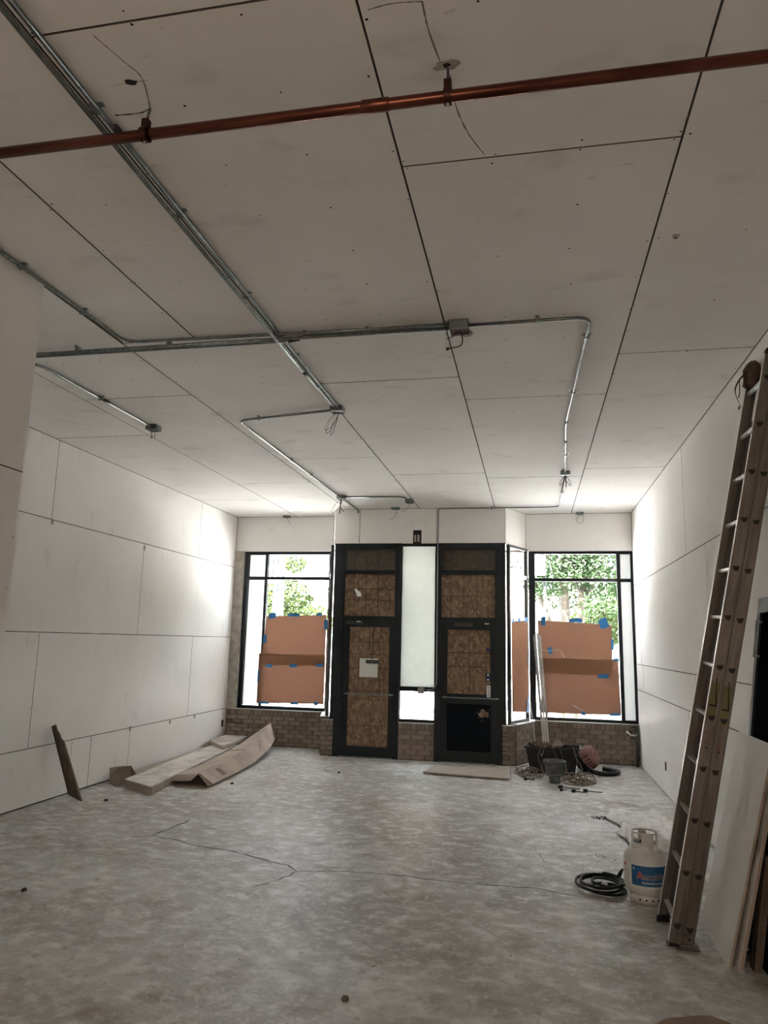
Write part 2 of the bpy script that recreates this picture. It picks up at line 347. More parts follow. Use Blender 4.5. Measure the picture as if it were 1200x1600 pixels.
cols = [(XL, -4.06, [YN, 6.95, 10.55, YW], 1), (-4.06, -2.98, [YN, 5.78, 9.42, YW], 1), (-2.98, -1.77, [4.62, 8.15, 11.5 - .0, YC + .001], 1),
        (-1.77, -.56, [YREAR, -1.6, 2.0, 5.66, 9.09, YC + .001], 1), (-.56, .655, [YREAR, -.7, 2.95, 6.235, 9.40, YW], 1),
        (.655, XR, [YREAR, 1.75, 5.35, 9.0, YW], 1), (XN, -2.39, [YREAR, -.2, 2.55, 4.62], 1), (-2.39, -1.77, [YREAR, .9, 4.62], 1)]
scr = MB()
for (a, b, ys, _) in cols:
    for y0, y1 in zip(ys[:-1], ys[1:]):
        if y1 - y0 < .02: continue
        panel_box(a, b, y0, y1, pc, M['drywall_ceiling'], ceiling, g=.0025)
        screw_dots(a, b, y0, y1, pc, scr, .40, .41)
panel_box(-3.4, -2.98, YC, YW, pc, M['drywall_ceiling'], ceiling)
o = scr.build('screw_holes', M['hole'], ceiling); tag(o, 'dark screw holes dotted over the ceiling boards', kind='stuff')
def cut(pts, w=.0035, m='gap', z=H - .0012, par=ceiling, name='cut_line'):
    mb = MB(); P = smooth_path([(p[0], p[1], z - H) for p in pts], 8) if len(pts) > 2 else [Vector((p[0], p[1], z - H)) for p in pts]
    vs = []
    for i, p in enumerate(P):
        d = (P[min(i + 1, len(P) - 1)] - P[max(i - 1, 0)]).normalized(); nn = Vector((-d.y, d.x, 0)); ww = w * random.uniform(.4, 1)
        vs += [p + nn * ww, p - nn * ww]
    mb.add(vs, [(2 * i, 2 * i + 1, 2 * i + 3, 2 * i + 2) for i in range(len(P) - 1)]); return mb.build(name, M[m], par)
M['cutline'] = mat('saw cut in board', (0.20, 0.175, 0.15), 1.0)
cut([(-1.54, 2.03), (-1.50, 2.15), (-1.47, 2.25), (-1.523, 2.41)], .003, 'cutline'); cut([(-1.69, 2.42), (-1.58, 2.425), (-1.53, 2.41)], .004)
cut([(-.53, 2.10), (-.44, 2.09), (-.34, 2.10)], .003, 'cutline'); cut([(-.34, 2.10), (-.335, 2.22), (-.31, 2.38)], .004, 'cutline')
cut([(-.285, 2.44), (-.275, 2.62), (-.24, 2.78), (-.18, 2.93)], .004, 'cutline'); cut([(-1.60, 2.265), (-1.45, 2.262)], .0015, 'cutline')
# torn holes
def blob(cx, cy, rx, ry, name, m, z=-.0016, n=11, par=ceiling):
    mb = MB(); vs = []
    for k in range(n):
        a = 2 * PI * k / n; q = random.uniform(.65, 1.15); vs.append((cx + rx * q * math.cos(a), cy + ry * q * math.sin(a), z))
    mb.add(vs, [tuple(range(n))]); return mb.build(name, m, par)
blob(-1.523, 2.262, .030, .016, 'torn_hole', M['hole']); blob(-.29, 2.39, .055, .028, 'torn_hole', M['stone'], -.0014); blob(-.29, 2.39, .018, .014, 'torn_hole', M['hole'])
blob(-1.60, 2.437, .055, .012, 'torn_paper', M['white_label']); blob(.77, 3.75, .022, .022, 'torn_paper', M['stone'], -.0014)
blob(.775, 3.77, .014, .008, 'torn_hole', M['hole'])

# ------------------------------------------------------------------ walls
def wall(name, label, place, rows, m, backing, du=.41, dv=.40):
    w = empty(name, (0, 0, 0), label, kind='structure')
    b = MB(); b.box(*backing); b.build('wall_backing', M['gap'], w); sc = MB()
    for z0, z1, js in rows:
        for a, c in zip(js[:-1], js[1:]):
            panel_box(a, c, z0, z1, place, m, w, g=.0015); screw_dots(a, c, z0, z1, place, sc, du, dv, r=.0045)
    o = sc.build('screw_holes', M['cutline'], w); o['kind'] = 'stuff'; return w
T_ = .0125
wall('wall_left', 'white drywall left wall with open board joints, lit by the shop windows', lambda u, v, w: Vector((XL - T_ + w, u, v)),
     [(.012, .595, [YN, 5.4, 7.787, 8.165, 9.033, 12.15]), (.595, 1.80, [YN, 7.02, 10.667, YW]), (1.80, 3.03, [YN, 5.35, 9.01, YW]), (3.03, H, [YN, 7.02, 10.68, YW])],
     M['drywall'], (XL - .25, XL - T_, YN - .1, YW + .35, -.1, H + .1))
wall('wall_right', 'white drywall right wall behind the ladder, boards with thin dark joints', lambda u, v, w: Vector((XR + T_ - w, u, v)),
     [(.012, 1.145, [YREAR, 1.0, 4.65, 8.33, YW - .01]), (1.145, 1.53, [YREAR, .6, 4.2, 7.93, 11.5, YW - .01]), (1.53, 2.76, [YREAR, 3.5, 7.2, 11.6, YW - .01]), (2.76, H, [YREAR, .8, 4.4, 8.07, 11.2, YW - .01])],
     M['drywall'], (XR + T_, XR + .25, YREAR - .2, YW + .35, -.1, H + .1))
w = wall('wall_left.001', 'shaded drywall side of the nearer wall block at the left edge', lambda u, v, w: Vector((XN - T_ + w, u, v)),
     [(.012, 1.3, [YREAR, .0, YN]), (1.3, 2.73, [YREAR, 1.5, YN]), (2.73, H, [YREAR, .4, YN])], M['drywall'], (XL - .25, XN - T_, YREAR - .2, YN - .02, -.1, H + .1))
for z0, z1 in ((.012, 1.3), (1.3, 2.73), (2.73, H)):
    panel_box(XL, XN, z0, z1, lambda u, v, w_: Vector((u, YN - .02 + w_ + .0075, v)), M['drywall'], w)
w = empty('wall_rear', (0, 0, 0), 'plain drywall wall behind the viewer, closing the shop', kind='structure')
s = MB(); s.box(XN - .1, XR + .1, YREAR - .3, YREAR, -.1, H + .1); s.build('drywall_face', M['drywall'], w)

# ------------------------------------------------------------------ street front: brick, bulkheads
front = empty('wall_front', (0, YC, 0), 'shop front wall: brown brick base courses under the windows and drywall bulkhead above', kind='structure')
front.location = (0, 0, 0)
brick_cache = {}
def brick_mesh(L, h, m, kind):
    k = (round(L, 3), round(h, 3), kind)
    if k not in brick_cache:
        b = MB(); c = .003; x0, x1, z0, z1 = 0, L, 0, h; t = -.012
        b.add([(x0, .02, z0), (x1, .02, z0), (x1, .02, z1), (x0, .02, z1), (x0, t + c, z0), (x1, t + c, z0), (x1, t + c, z1), (x0, t + c, z1),
               (x0 + c, t, z0 + c), (x1 - c, t, z0 + c), (x1 - c, t, z1 - c), (x0 + c, t, z1 - c)],
              [(0, 1, 5, 4), (1, 2, 6, 5), (2, 3, 7, 6), (3, 0, 4, 7), (4, 5, 9, 8), (5, 6, 10, 9), (6, 7, 11, 10), (7, 4, 8, 11), (8, 9, 10, 11)])
        o = b.build('brick', m); brick_cache[k] = o.data; bpy.data.objects.remove(o)
    return brick_cache[k]
def brick_face(A, B, z1, soldier=True, rows=None):
    T, L, ang = frame_T(A, B); off = T.to_translation()
    def put(x, z, w, h):
        kind = 'a' if random.random() < .62 else 'b'; me = brick_mesh(w, h, M['brick'] if kind == 'a' else M['brick_b'], kind)
        p = T @ Vector((x, random.uniform(-.0015, .0015), z)); inst(me, 'brick', front, p, ang)
    top = z1 - (.105 if soldier else 0); n = max(1, round((top - .01) / .070)); h = (top - .01) / n
    for r in range(n):
        x = -(.105 if r % 2 else 0)
        while x < L - .004:
            a, b = max(x, 0), min(x + .20, L)
            if b - a > .025: put(a + .003, .01 + r * h + .003, b - a - .006, h - .006)
            x += .21
    if soldier:
        k = max(1, round(L / .072)); w = L / k
        for i in range(k): put(i * w + .004, top + .004, w - .008, .097)
def knee(A, B, z1, depth=.2, ext=0):
    T, L, _ = frame_T(A, B); b = MB(); b.box(-ext, L + ext, 0, depth, -.02, z1 - .012, T); b.build('mortar_bed', M['mortar'], front)
    brick_face(A, B, z1)
    b = MB(); b.box(-ext, L + ext, -.02, depth, z1 - .012, z1, T); return b.build('sill_ledge', M['silver'], front)
PL = (-3.30, YC); PL2 = (-3.455, YW); PR = (-.257, YC); PR2 = (.02, YW)
knee((XL, YW), PL2, .60); knee(PR2, (XR, YW), .615)
knee((-2.055, YC), (-1.50, YC), .56, .14); knee(PL, (-3.10, YC), .56, .14); knee((-.46, YC), PR, .585, .14)
knee(PL2, PL, .60, .16); knee(PR, PR2, .60, .16)
tp = {}
def bulk(name, A, B, z0, z1, depth, js):
    T, L, _ = frame_T(A, B); b = MB(); b.box(0, L, T_, depth, z0 + .012, z1, T); b.build('bulkhead_backing', M['gap'], front)
    for a, c in zip([0] + js, js + [L]): panel_box(a, c, z0, z1, lambda u, v, w_: T @ Vector((u, T_ - w_, v)), M['drywall'], front, g=.0016)
    b = MB(); b.box(0, L, 0.001, depth, z0, z0 + .012, T); b.build('bulkhead_underside', M['white_label'], front)
BL = (-3.18, YC); BL2 = (-3.385, YW); BR = (-.395, YC); BR2 = (-.085, YW)
bulk('l', (XL, YW), BL2, 3.315, H, .3, []); bulk('r', BR2, (XR, YW), 3.315, H, .3, [])
bulk('c', BL, BR, 3.36, H, .12, [.417, 1.69]); bulk('sl', BL2, BL, 3.34, H, .12, []); bulk('sr', BR, BR2, 3.34, H, .12, [])
# building shell over and around (closes off the sky above the vestibule)
s = MB(); s.box(XL - .3, XR + .3, YW + .3, YW + .55, 3.33, 4.6); s.box(XL - .3, XR + .3, YREAR - .4, YW + .55, H + .31, 4.6)
s.box(XL - .6, XL - .02, YW + .02, YW + .55, -.1, 4.6); s.box(XR + .02, XR + .6, YW + .02, YW + .55, -.1, 4.6)
s.build('outer_shell', M['roof'], front)
s = MB(); s.prism([(-3.07, YC + .121), (-.50, YC + .121), (-.22, YW + .3), (-3.30, YW + .3)], 'z', 3.36, 3.45); s.build('vestibule_soffit', M['roof'], front)
# vertical board seams, meter opening on the centre bulkhead
s = MB(); s.box(-1.87, -1.735, YC - .002, YC + .0, 3.355, 3.575); o = s.build('bulkhead_opening', M['hole'], front)
s = MB(); s.box(-1.85, -1.82, YC - .006, YC - .002, 3.385, 3.50); s.box(-1.80, -1.765, YC - .006, YC - .002, 3.385, 3.50); s.build('exposed_blocking', M['plywood'], front)
for x in (-1.90, -1.60): pass
s = MB(); s.box(XL, XL + .17, YW - .02, YW + .1, .60, 3.315); tag(s.build('trim_1', M['stone']), 'narrow dirty plaster jamb beside the left display window', kind='structure')

# ------------------------------------------------------------------ windows
def window(name, label, A, B, z0, z1, vm, hm, depth=.09, back=.05, fw=.05, mat_f='black', hmat=None, post=(None, None)):
    T, L, _ = frame_T(A, B); W = empty(name, (0, 0, 0), label, kind='structure'); y0, y1 = back, back + depth
    pl, pr = post[0] or fw, post[1] or fw
    for (a, b, c, d, nm) in ((0, pl, z0, z1, 'side_frame'), (L - pr, L, z0, z1, 'side_frame'), (pl, L - pr, z1 - fw, z1, 'head_frame'), (pl, L - pr, z0, z0 + fw, 'bottom_frame')):
        s = MB(); s.box(a, b, y0, y1, c, d, T); s.build(nm, M[mat_f], W)
    for x, w in vm: s = MB(); s.box(x - w / 2, x + w / 2, y0 + .002, y1 - .002, z0 + fw, z1 - fw, T); s.build('mullion', M[mat_f], W)
    xs = [pl] + [x for x, w in vm] + [L - pr]; zs = [z0 + fw] + [z for z, w in hm] + [z1 - fw]
    for z, w in hm:
        for a, b in zip(xs[:-1], xs[1:]):
            ww = vm[0][1] / 2 if vm else 0
            s = MB(); s.box(a + (ww if a != xs[0] else 0), b - (ww if b != xs[-1] else 0), y0 + .004, y1 - .004, z - w / 2, z + w / 2, T); s.build('transom_bar', M[hmat or mat_f], W)
    for a, b in zip(xs[:-1], xs[1:]):
        for c, d in zip(zs[:-1], zs[1:]):
            s = MB(); s.box(a, b, (y0 + y1) / 2 - .003, (y0 + y1) / 2 + .003, c, d, T); s.build('pane', M['glass'], W)
    return W, T, L
W1, T1, L1 = window('window_1', 'left display window with black frame and brown paper taped inside', (XL + .17, YW), (-3.41, YW), .60, 3.315, [(.405, .045)], [(2.845, .05)], fw=.05, post=(.07, .05))
W2, T2, L2 = window('window_2', 'right display window with black frame, trees seen above brown paper', (-.045, YW), (XR, YW), .615, 3.315, [(1.425, .055)], [(2.845, .05)], fw=.045, post=(.10, .03))
W3, T3, L3 = window('window_3', 'splayed side window between right door and right display window', (-.335, YC), (-.055, YW - .02), .60, 3.34, [], [(2.86, .06)], fw=.04, mat_f='dark_steel', hmat='silver', depth=.05, back=.0)
W4, T4, L4 = window('window_4', 'splayed side window left of the left door, seen almost edge on', (-3.425, YW - .02), (-3.235, YC), .60, 3.34, [], [(2.86, .06)], fw=.04, mat_f='dark_steel', hmat='silver', depth=.05, back=.0)
W5, T5, L5 = window('window_5', 'narrow frosted sidelight between the two black doors', (-2.055, YC), (-1.495, YC), .56, 3.36, [], [(1.065, .07)], fw=.045, depth=.06, back=.03, post=(.012, .012))
s = MB(); s.box(.012, L5 - .012, .045, .047, 1.10, 3.315, T5); s.build('frosted_film', M['frost'], W5)

for W_, T_f, a, b in ((W1, T1, .048, .385), (W2, T2, 1.452, L2 - .03)):
    s = MB(); s.box(a, b, .112, .114, .66, 2.82, T_f); s.build('frosted_film', M['film'], W_)
    s = MB(); s.box(a, b, .112, .114, 2.87, 3.27, T_f); s.build('frosted_film', M['film'], W_)
# kraft paper and tape
def kraft(label, T, polys, tapes, y=.035, group=None):
    root = empty('brown_paper', T @ Vector((0, 0, 0)), label, 'paper'); root.location = (0, 0, 0)
    for k, poly in enumerate(polys):
        n = len(poly); yy = y - .006 * k; (x0, x1) = (min(p[0] for p in poly), max(p[0] for p in poly)); (z0, z1) = (min(p[1] for p in poly), max(p[1] for p in poly))
        mb = MB(); NX, NZ = 10, 12; bl, br, tr, tl = poly
        def P(i, j):
            a, b = i / NX, j / NZ
            x = (bl[0] * (1 - a) + br[0] * a) * (1 - b) + (tl[0] * (1 - a) + tr[0] * a) * b
            z = (bl[1] * (1 - a) + br[1] * a) * (1 - b) + (tl[1] * (1 - a) + tr[1] * a) * b
            return T @ Vector((x, yy + random.uniform(-.0035, .002), z))
        g = [P(i, j) for j in range(NZ + 1) for i in range(NX + 1)]
        mb.add(g, [(j * (NX + 1) + i, j * (NX + 1) + i + 1, (j + 1) * (NX + 1) + i + 1, (j + 1) * (NX + 1) + i) for j in range(NZ) for i in range(NX)], True)
        mb.build('paper_sheet', M['kraft'], root)
    for (x, z, w, h, r) in tapes:
        c, s_ = math.cos(r), math.sin(r); q = [(-w / 2, -h / 2), (w / 2, -h / 2), (w / 2, h / 2), (w * .1, h / 2 + .01), (-w / 2, h / 2 - .008)]
        m2 = MB(); vs = [T @ Vector((x + a * c - b * s_, y - .0145, z + a * s_ + b * c)) for a, b in q]; m2.add(vs, [tuple(range(5))]); m2.build('tape_strip', M['tape'], root)
    return root
X1 = lambda x: x - (XL + .17)
kraft('two overlapping brown paper sheets taped with blue tape inside the left display window', T1,
      [[(X1(-4.63), 1.335), (X1(-3.47), 1.36), (X1(-3.475), 2.215), (X1(-4.555), 2.175)], [(X1(-4.66), .70), (X1(-3.465), .72), (X1(-3.465), 1.53), (X1(-4.66), 1.535)]],
      [(X1(-4.45), 2.185, .13, .09, .2), (X1(-4.06), 2.205, .22, .05, 0), (X1(-3.60), 2.22, .1, .05, 0), (X1(-3.475), 2.05, .06, .16, 0), (X1(-4.57), 1.78, .06, .14, 0),
       (X1(-4.47), 1.325, .12, .045, -.1), (X1(-4.03), 1.34, .13, .05, .0), (X1(-3.56), 1.36, .12, .05, 0), (X1(-4.53), .705, .18, .035, -.05), (X1(-3.98), .715, .14, .04, 0), (X1(-3.6), .725, .07, .05, 0),
       (X1(-4.65), 1.15, .03, .2, 0)])
X2 = lambda x: x + .045
kraft('two overlapping brown paper sheets taped with blue tape inside the right display window', T2,
      [[(X2(.11), 1.345), (X2(1.235), 1.34), (X2(1.245), 2.13), (X2(.095), 2.185)], [(X2(.13), .73), (X2(1.345), .745), (X2(1.325), 1.585), (X2(.12), 1.58)]],
      [(X2(.18), 2.17, .07, .13, 0), (X2(.69), 2.19, .20, .06, 0), (X2(1.12), 2.15, .13, .15, .3), (X2(1.245), 1.82, .035, .16, 0), (X2(.28), 1.70, .06, .1, .2), (X2(1.09), 1.325, .16, .055, 0),
       (X2(1.29), 1.585, .1, .03, 0), (X2(.78), .75, .06, .05, 0), (X2(1.25), .745, .16, .035, 0)])
kraft('brown paper sheet with blue tape inside the splayed window beside the right door', T3, [[(.055, .78), (L3 - .06, .74), (L3 - .05, 2.17), (.055, 2.14)]],
      [(.09, 2.15, .07, .06, 0), (.30, 2.17, .09, .06, 0), (L3 - .13, 2.18, .1, .07, 0), (L3 - .05, 1.55, .03, .2, 0), (L3 - .09, .86, .06, .26, -.25)], y=-.004)
kraft('brown paper strip inside the edge-on splayed window left of the left door', T4, [[(.06, .95), (L4 - .06, .85), (L4 - .06, 2.12), (.06, 2.16)]], [(.2, 2.16, .1, .05, 0), (.3, 1.1, .08, .1, 0)], y=-.004)

# ------------------------------------------------------------------ black door frames and doors
def bx(name, m, par, *a): s = MB(); s.box(*a); return s.build(name, m, par)
fr = empty('trim_2', (0, 0, 0), 'black aluminium posts and rails framing both doors and their boarded transoms', kind='structure')
y0, y1 = YC - .01, YC + .11
for nm, a in {'post': [(-3.165, -2.99), (-2.15, -2.055), (-1.495, -1.405), (-.56, -.40)]}.items():
    for x0, x1 in a: bx(nm, M['black'], fr, x0, x1, y0, y1, 0, 3.36)
for x0, x1 in ((-2.99, -2.15), (-1.405, -.56)):
    for z0, z1 in ((3.265, 3.36), (2.865, 2.925), (2.115, 2.185)): bx('rail', M['black'], fr, x0, x1, y0 + .002, y1, z0, z1)
    bx('threshold', M['steel'], fr, x0, x1, y0 - .03, y1, 0, .012)
    cx = (x0 + x1) / 2
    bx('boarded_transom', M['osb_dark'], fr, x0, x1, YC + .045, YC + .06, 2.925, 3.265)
    bx('boarded_transom', M['osb'], fr, x0, x1, YC + .045, YC + .06, 2.185, 2.865)
    for z in ((2.62, 2.44) if x0 < -2 else (2.52,)): bx('grid_line', M['osb_grid'], fr, x0 + .03, x1 - .03, YC + .0435, YC + .045, z - .004, z + .004)
    for t in (.18, .42, .66): 
        x = x0 + (x1 - x0) * t; bx('grid_line', M['osb_grid'], fr, x - .004, x + .004, YC + .0435, YC + .045, 2.19, 2.86)
        bx('grid_line', M['osb_grid'], fr, x - .003, x + .003, YC + .0435, YC + .045, 2.93, 3.26)
def door(name, label, x0, x1, px0, px1, panels):
    D = empty(name, (0, 0, 0), label, kind='structure'); y0, y1 = YC + .0, YC + .045; zt = 2.1145
    bx('stile', M['black'], D, x0 + .001, px0, y0, y1, .013, zt); bx('stile', M['black'], D, px1, x1 - .001, y0, y1, .013, zt)
    zs = [.013] + [z for p in panels for z in p[:2]] + [zt]
    for a, b in zip(zs[0::2], zs[1::2]): bx('door_rail', M['black'], D, px0, px1, y0 + .001, y1, a, b)
    for z0, z1, m in panels: bx('door_panel', M[m], D, px0, px1, y0 + .022, y1 - .006, z0, z1)
    return D
D1 = door('door_1', 'left black door with one tall strand board panel and push bar', -2.99, -2.15, -2.885, -2.225, [(.165, 2.01, 'osb')])
D2 = door('door_2', 'right black door, strand board above and dark broken glass below the push bar', -1.405, -.56, -1.30, -.635, [(.17, .87, 'glass_dark'), (1.02, 1.995, 'osb')])
for z in (1.77, 1.58, 1.36, 1.02, .88, .48): bx('grid_line', M['osb_grid'], D1, -2.87, -2.24, YC + .0205, YC + .022, z - .003, z + .003)
for x in (-2.72, -2.55, -2.38): bx('grid_line', M['osb_grid'], D1, x - .0025, x + .0025, YC + .0205, YC + .022, .9, 2.0)
for z in (1.64, 1.43): bx('grid_line', M['osb_grid'], D2, -1.295, -.64, YC + .0205, YC + .022, z - .004, z + .004)
bx('grid_line', M['osb_grid'], D2, -.965, -.957, YC + .0205, YC + .022, 1.03, 1.99)
for D, a, b in ((D1, -2.935, -2.14), (D2, -1.375, -.50)):
    s = MB(); s.tube([(a, YC - .055, .965), (b, YC - .055, .965)], .012); s.box(a + .03, a + .06, YC - .05, YC, .95, .98); s.box(b - .06, b - .03, YC - .05, YC, .95, .98); s.build('push_bar', M['steel'], D)
s = MB(); s.lathe([(0, -.012), (.016, -.012), (.018, 0), (.018, .01)], n=16, T=Matrix.Translation((-2.935, YC - .002, .87)) @ Matrix.Rotation(PI / 2, 4, 'X')); s.build('lock_cylinder', M['silver'], D1)
for x, nm in ((-2.80, 0), (-1.05, 1)): bx('door_closer', M['dark_steel'], D1 if nm == 0 else D2, x - .14, x + .14, YC - .045, YC, 2.05, 2.10)
for D, x in ((D1, -2.76), (D2, -.72)): bx('closer_plate', M['silver'], D, x, x + .07, YC - .05, YC - .045, 2.085, 2.10)
# stickers on door 2, broken glass patch
bx('decal', M['navy'], D2, -.70, -.64, YC + .018, YC + .0215, 1.67, 1.72); bx('decal', M['navy'], D2, -.715, -.63, YC + .018, YC + .0215, 1.22, 1.34)
bx('decal_mark', M['white_label'], D2, -.69, -.655, YC + .0165, YC + .018, 1.235, 1.255)
s = MB(); s.lathe([(0, 0), (.014, .0), (.014, .001)], n=14, T=Matrix.Translation((-.673, YC + .017, 1.315)) @ Matrix.Rotation(PI / 2, 4, 'X')); s.build('decal_mark', M['white_label'], D2)
bx('decal', M['white_label'], D2, -.69, -.635, YC - .006, YC - .001, .985, 1.155)
for k in range(5): bx('decal_mark', M['black'], D2, -.677, -.650 + .004 * (k % 2), YC - .008, YC - .006, 1.0 + k * .03, 1.012 + k * .03)
s = MB(); cx, cz = -.74, .73
for k in range(46):
    a = random.uniform(0, 2 * PI); r = random.uniform(.05, .15); w = random.uniform(.004, .012); x, z = cx + r * math.cos(a), cz + r * math.sin(a) * .8
    if x > -.64: continue
    s.add([(x, YC + .0205, z), (x + w, YC + .0195, z + w * .3), (x + w * .4, YC + .0205, z + w)], [(0, 1, 2)])
tag(s.build('glass_crumbs', M['stone'], D2), 'crumbled glass around the hole in the lower pane', kind='stuff')
s = MB(); vs = [(cx + (.075 + .02 * math.sin(k * 2.3)) * math.cos(k * PI / 6), YC + .0212, cz + (.06 + .02 * math.cos(k * 1.7)) * math.sin(k * PI / 6)) for k in range(12)]; s.add(vs, [tuple(range(12))]); s.build('broken_hole', M['osb'], D2)
# fixtures hung on door 1 and transom
s = MB(); s.box(-2.70, -2.405, YC - .004, YC + .0, 1.225, 1.515); tag(s.build('paper_notice', M['paper_white']), 'blank square grey white notice on the left door', 'paper')
r = empty('latch_bar', (-2.49, YC - .03, 1.47), 'black latch box hung on a thin rod over the notice on the left door', 'latch')
s = MB(); s.box(-.10, .10, -.02, .025, -.03, .025); s.build('latch_box', M['dark_steel'], r)
s = MB(); s.tube([(0, .0, .025), (.0, .012, .30), (.005, .02, .53)], .006, 8); s.build('rod', M['dark_steel'], r)
s = MB(); s.tube([(.005, -.022, -.005), (.005, -.026, -.005)], .006, 8); s.build('bolt', M['silver'], r)
s = MB(); s.tube(smooth_path([(-2.98, YC + .03, 2.60), (-2.82, YC + .02, 2.57), (-2.68, YC + .015, 2.52), (-2.52, YC + .015, 2.53), (-2.36, YC + .02, 2.62), (-2.28, YC + .02, 2.66), (-2.25, YC + .02, 2.50), (-2.24, YC + .03, 2.28)]), .005, 6)
tag(s.build('loose_cable', M['black_wire']), 'thin black cable drooping across the boarded transom of the left door', 'cable')
s = MB(); s.add([(-2.83, YC + .012, 2.62), (-2.80, YC + .006, 2.625), (-2.76, YC + .006, 2.59), (-2.715, YC + .010, 2.56), (-2.70, YC + .006, 2.50), (-2.77, YC + .012, 2.495)], [(0, 1, 2, 5), (2, 3, 4, 5)])
tag(s.build('paper_tag', M['white_label'], solid=.001), 'small torn white paper scrap hooked on the cable over the left door', 'paper')

# ------------------------------------------------------------------ electrical: conduits, boxes, copper pipe
CZ_ = H - .022
def conduit(label, runs, r=.0115, clips=(), coup=()):
    root = empty('conduit', (0, 0, 0), label, 'conduit')
    for pts in runs:
        s = MB(); s.tube(fillet(pts, .12), r, 10); s.build('pipe', M['steel'], root)
    for (x, y, ax) in clips:
        s = MB(); a = .034; b = .012
        if ax == 'y': s.box(x - a, x + a, y - b, y + b, H - .005, H - .002); s.box(x - .017, x + .017, y - b, y + b, H - .038, H - .005)
        else: s.box(x - b, x + b, y - a, y + a, H - .005, H - .002); s.box(x - b, x + b, y - .017, y + .017, H - .038, H - .005)
        s.build('strap_clip', M['box_steel'], root)
    for a, b in coup:
        s = MB(); s.tube([a, b], r + .0045, 10); s.build('coupling', M['dark_steel'], root)
    return root
xa = lambda y: -1.729 + (y - 1.85) * (-1.754 + 1.729) / (6.284 - 1.85)
conduit('pair of long grey steel conduits running from upper left down to the central junction box', [[(xa(-3) - .014, -8.9, CZ_), (xa(4.6) - .018, 4.6, CZ_ - .03), (xa(6.2) - .014, 6.2, CZ_)], [(xa(-3) + .02, -8.9, CZ_), (xa(6.2) + .018, 6.2, CZ_)]],
        clips=[(xa(y), y, 'y') for y in (1.2, 2.35, 3.1, 4.0, 5.0, 5.65)], coup=[((xa(2.5) + .02, 2.46, CZ_), (xa(2.5) + .02, 2.54, CZ_)), ((xa(5.3) - .016, 5.27, CZ_ - .02), (xa(5.3) - .016, 5.35, CZ_ - .018))])
yb = 4.63
conduit('grey steel conduit run crossing the ceiling from the left wall block to the red-wired box', [[(-4.9, yb - .02, CZ_ - .026), (-3.4, yb - .02, CZ_ - .026), (-.52, yb - .015, CZ_ - .026)], [(-4.9, yb + .025, CZ_ - .026), (-1.7, yb + .025, CZ_ - .026), (-1.5, yb + .0, CZ_), (-.52, yb + .035, CZ_)]],
        clips=[(x, yb, 'x') for x in (-3.35, -2.6, -1.55, -1.1)], coup=[((-1.68, yb + .024, CZ_ - .025), (-1.60, yb + .02, CZ_ - .015))])
conduit('steel conduit from the left edge bending right into the cross run', [[(-2.93, -8.9, CZ_), (-2.93, 3.2, CZ_), (-2.905, yb - .07, CZ_), (-1.9, yb - .055, CZ_ - .004), (-1.5, yb - .05, CZ_ - .01), (-.52, yb - .048, CZ_ - .01)]],
        clips=[(-2.925, y, 'y') for y in (3.45, 4.05)])
conduit('steel conduit right of the red-wired box, turning toward the windows', [[(-.40, yb + .01, CZ_), (.405, yb, CZ_), (.345, 6.95, CZ_), (.43, 9.06, CZ_)]],
        clips=[(.06, yb, 'x'), (.40, 4.95, 'y'), (.37, 6.1, 'y'), (.40, 8.2, 'y')], coup=[((.349, 6.90, CZ_), (.349, 6.99, CZ_)), ((.37, 7.6, CZ_), (.373, 7.68, CZ_))])
conduit('steel conduit along the bulkhead top and down the post to the sidelight box', [[(.432, 9.2, CZ_), (.44, 11.35, CZ_), (.30, 11.43, CZ_), (-1.455, 11.43, CZ_), (-1.462, YC - .03, 3.80), (-1.462, YC - .03, 1.17), (-1.50, YC - .03, 1.075), (-1.64, YC - .03, 1.07)]], r=.010,
        clips=[(.44, 10.3, 'y'), (-.6, 11.43, 'x')])
conduit('lone steel conduit running into the box at the far left of the ceiling', [[(-4.95, 2.9 + .9, CZ_), (-3.86, 4.86, CZ_), (-3.822, 6.55, CZ_)]], clips=[(-3.84, 5.7, 'y')], coup=[((-3.835, 5.75, CZ_), (-3.833, 5.82, CZ_))])
conduit('steel conduit looping left from the central box and on to the far box', [[(-1.80, 6.30, CZ_), (-2.835, 6.50, CZ_), (-2.80, 10.33, CZ_)]], clips=[(-2.6, 6.455, 'x'), (-2.825, 8.1, 'y'), (-2.815, 8.9, 'y')])
conduit('short steel conduit from the far box to the bulkhead', [[(-2.80, 10.46, CZ_), (-2.785, 11.44, CZ_), (-2.785, 11.46, CZ_ - .05)]])
conduit('steel conduit from the far box right to the small box near the bulkhead', [[(-2.75, 10.37, CZ_), (-1.85, 10.42, CZ_), (-1.822, 10.68, CZ_)]])

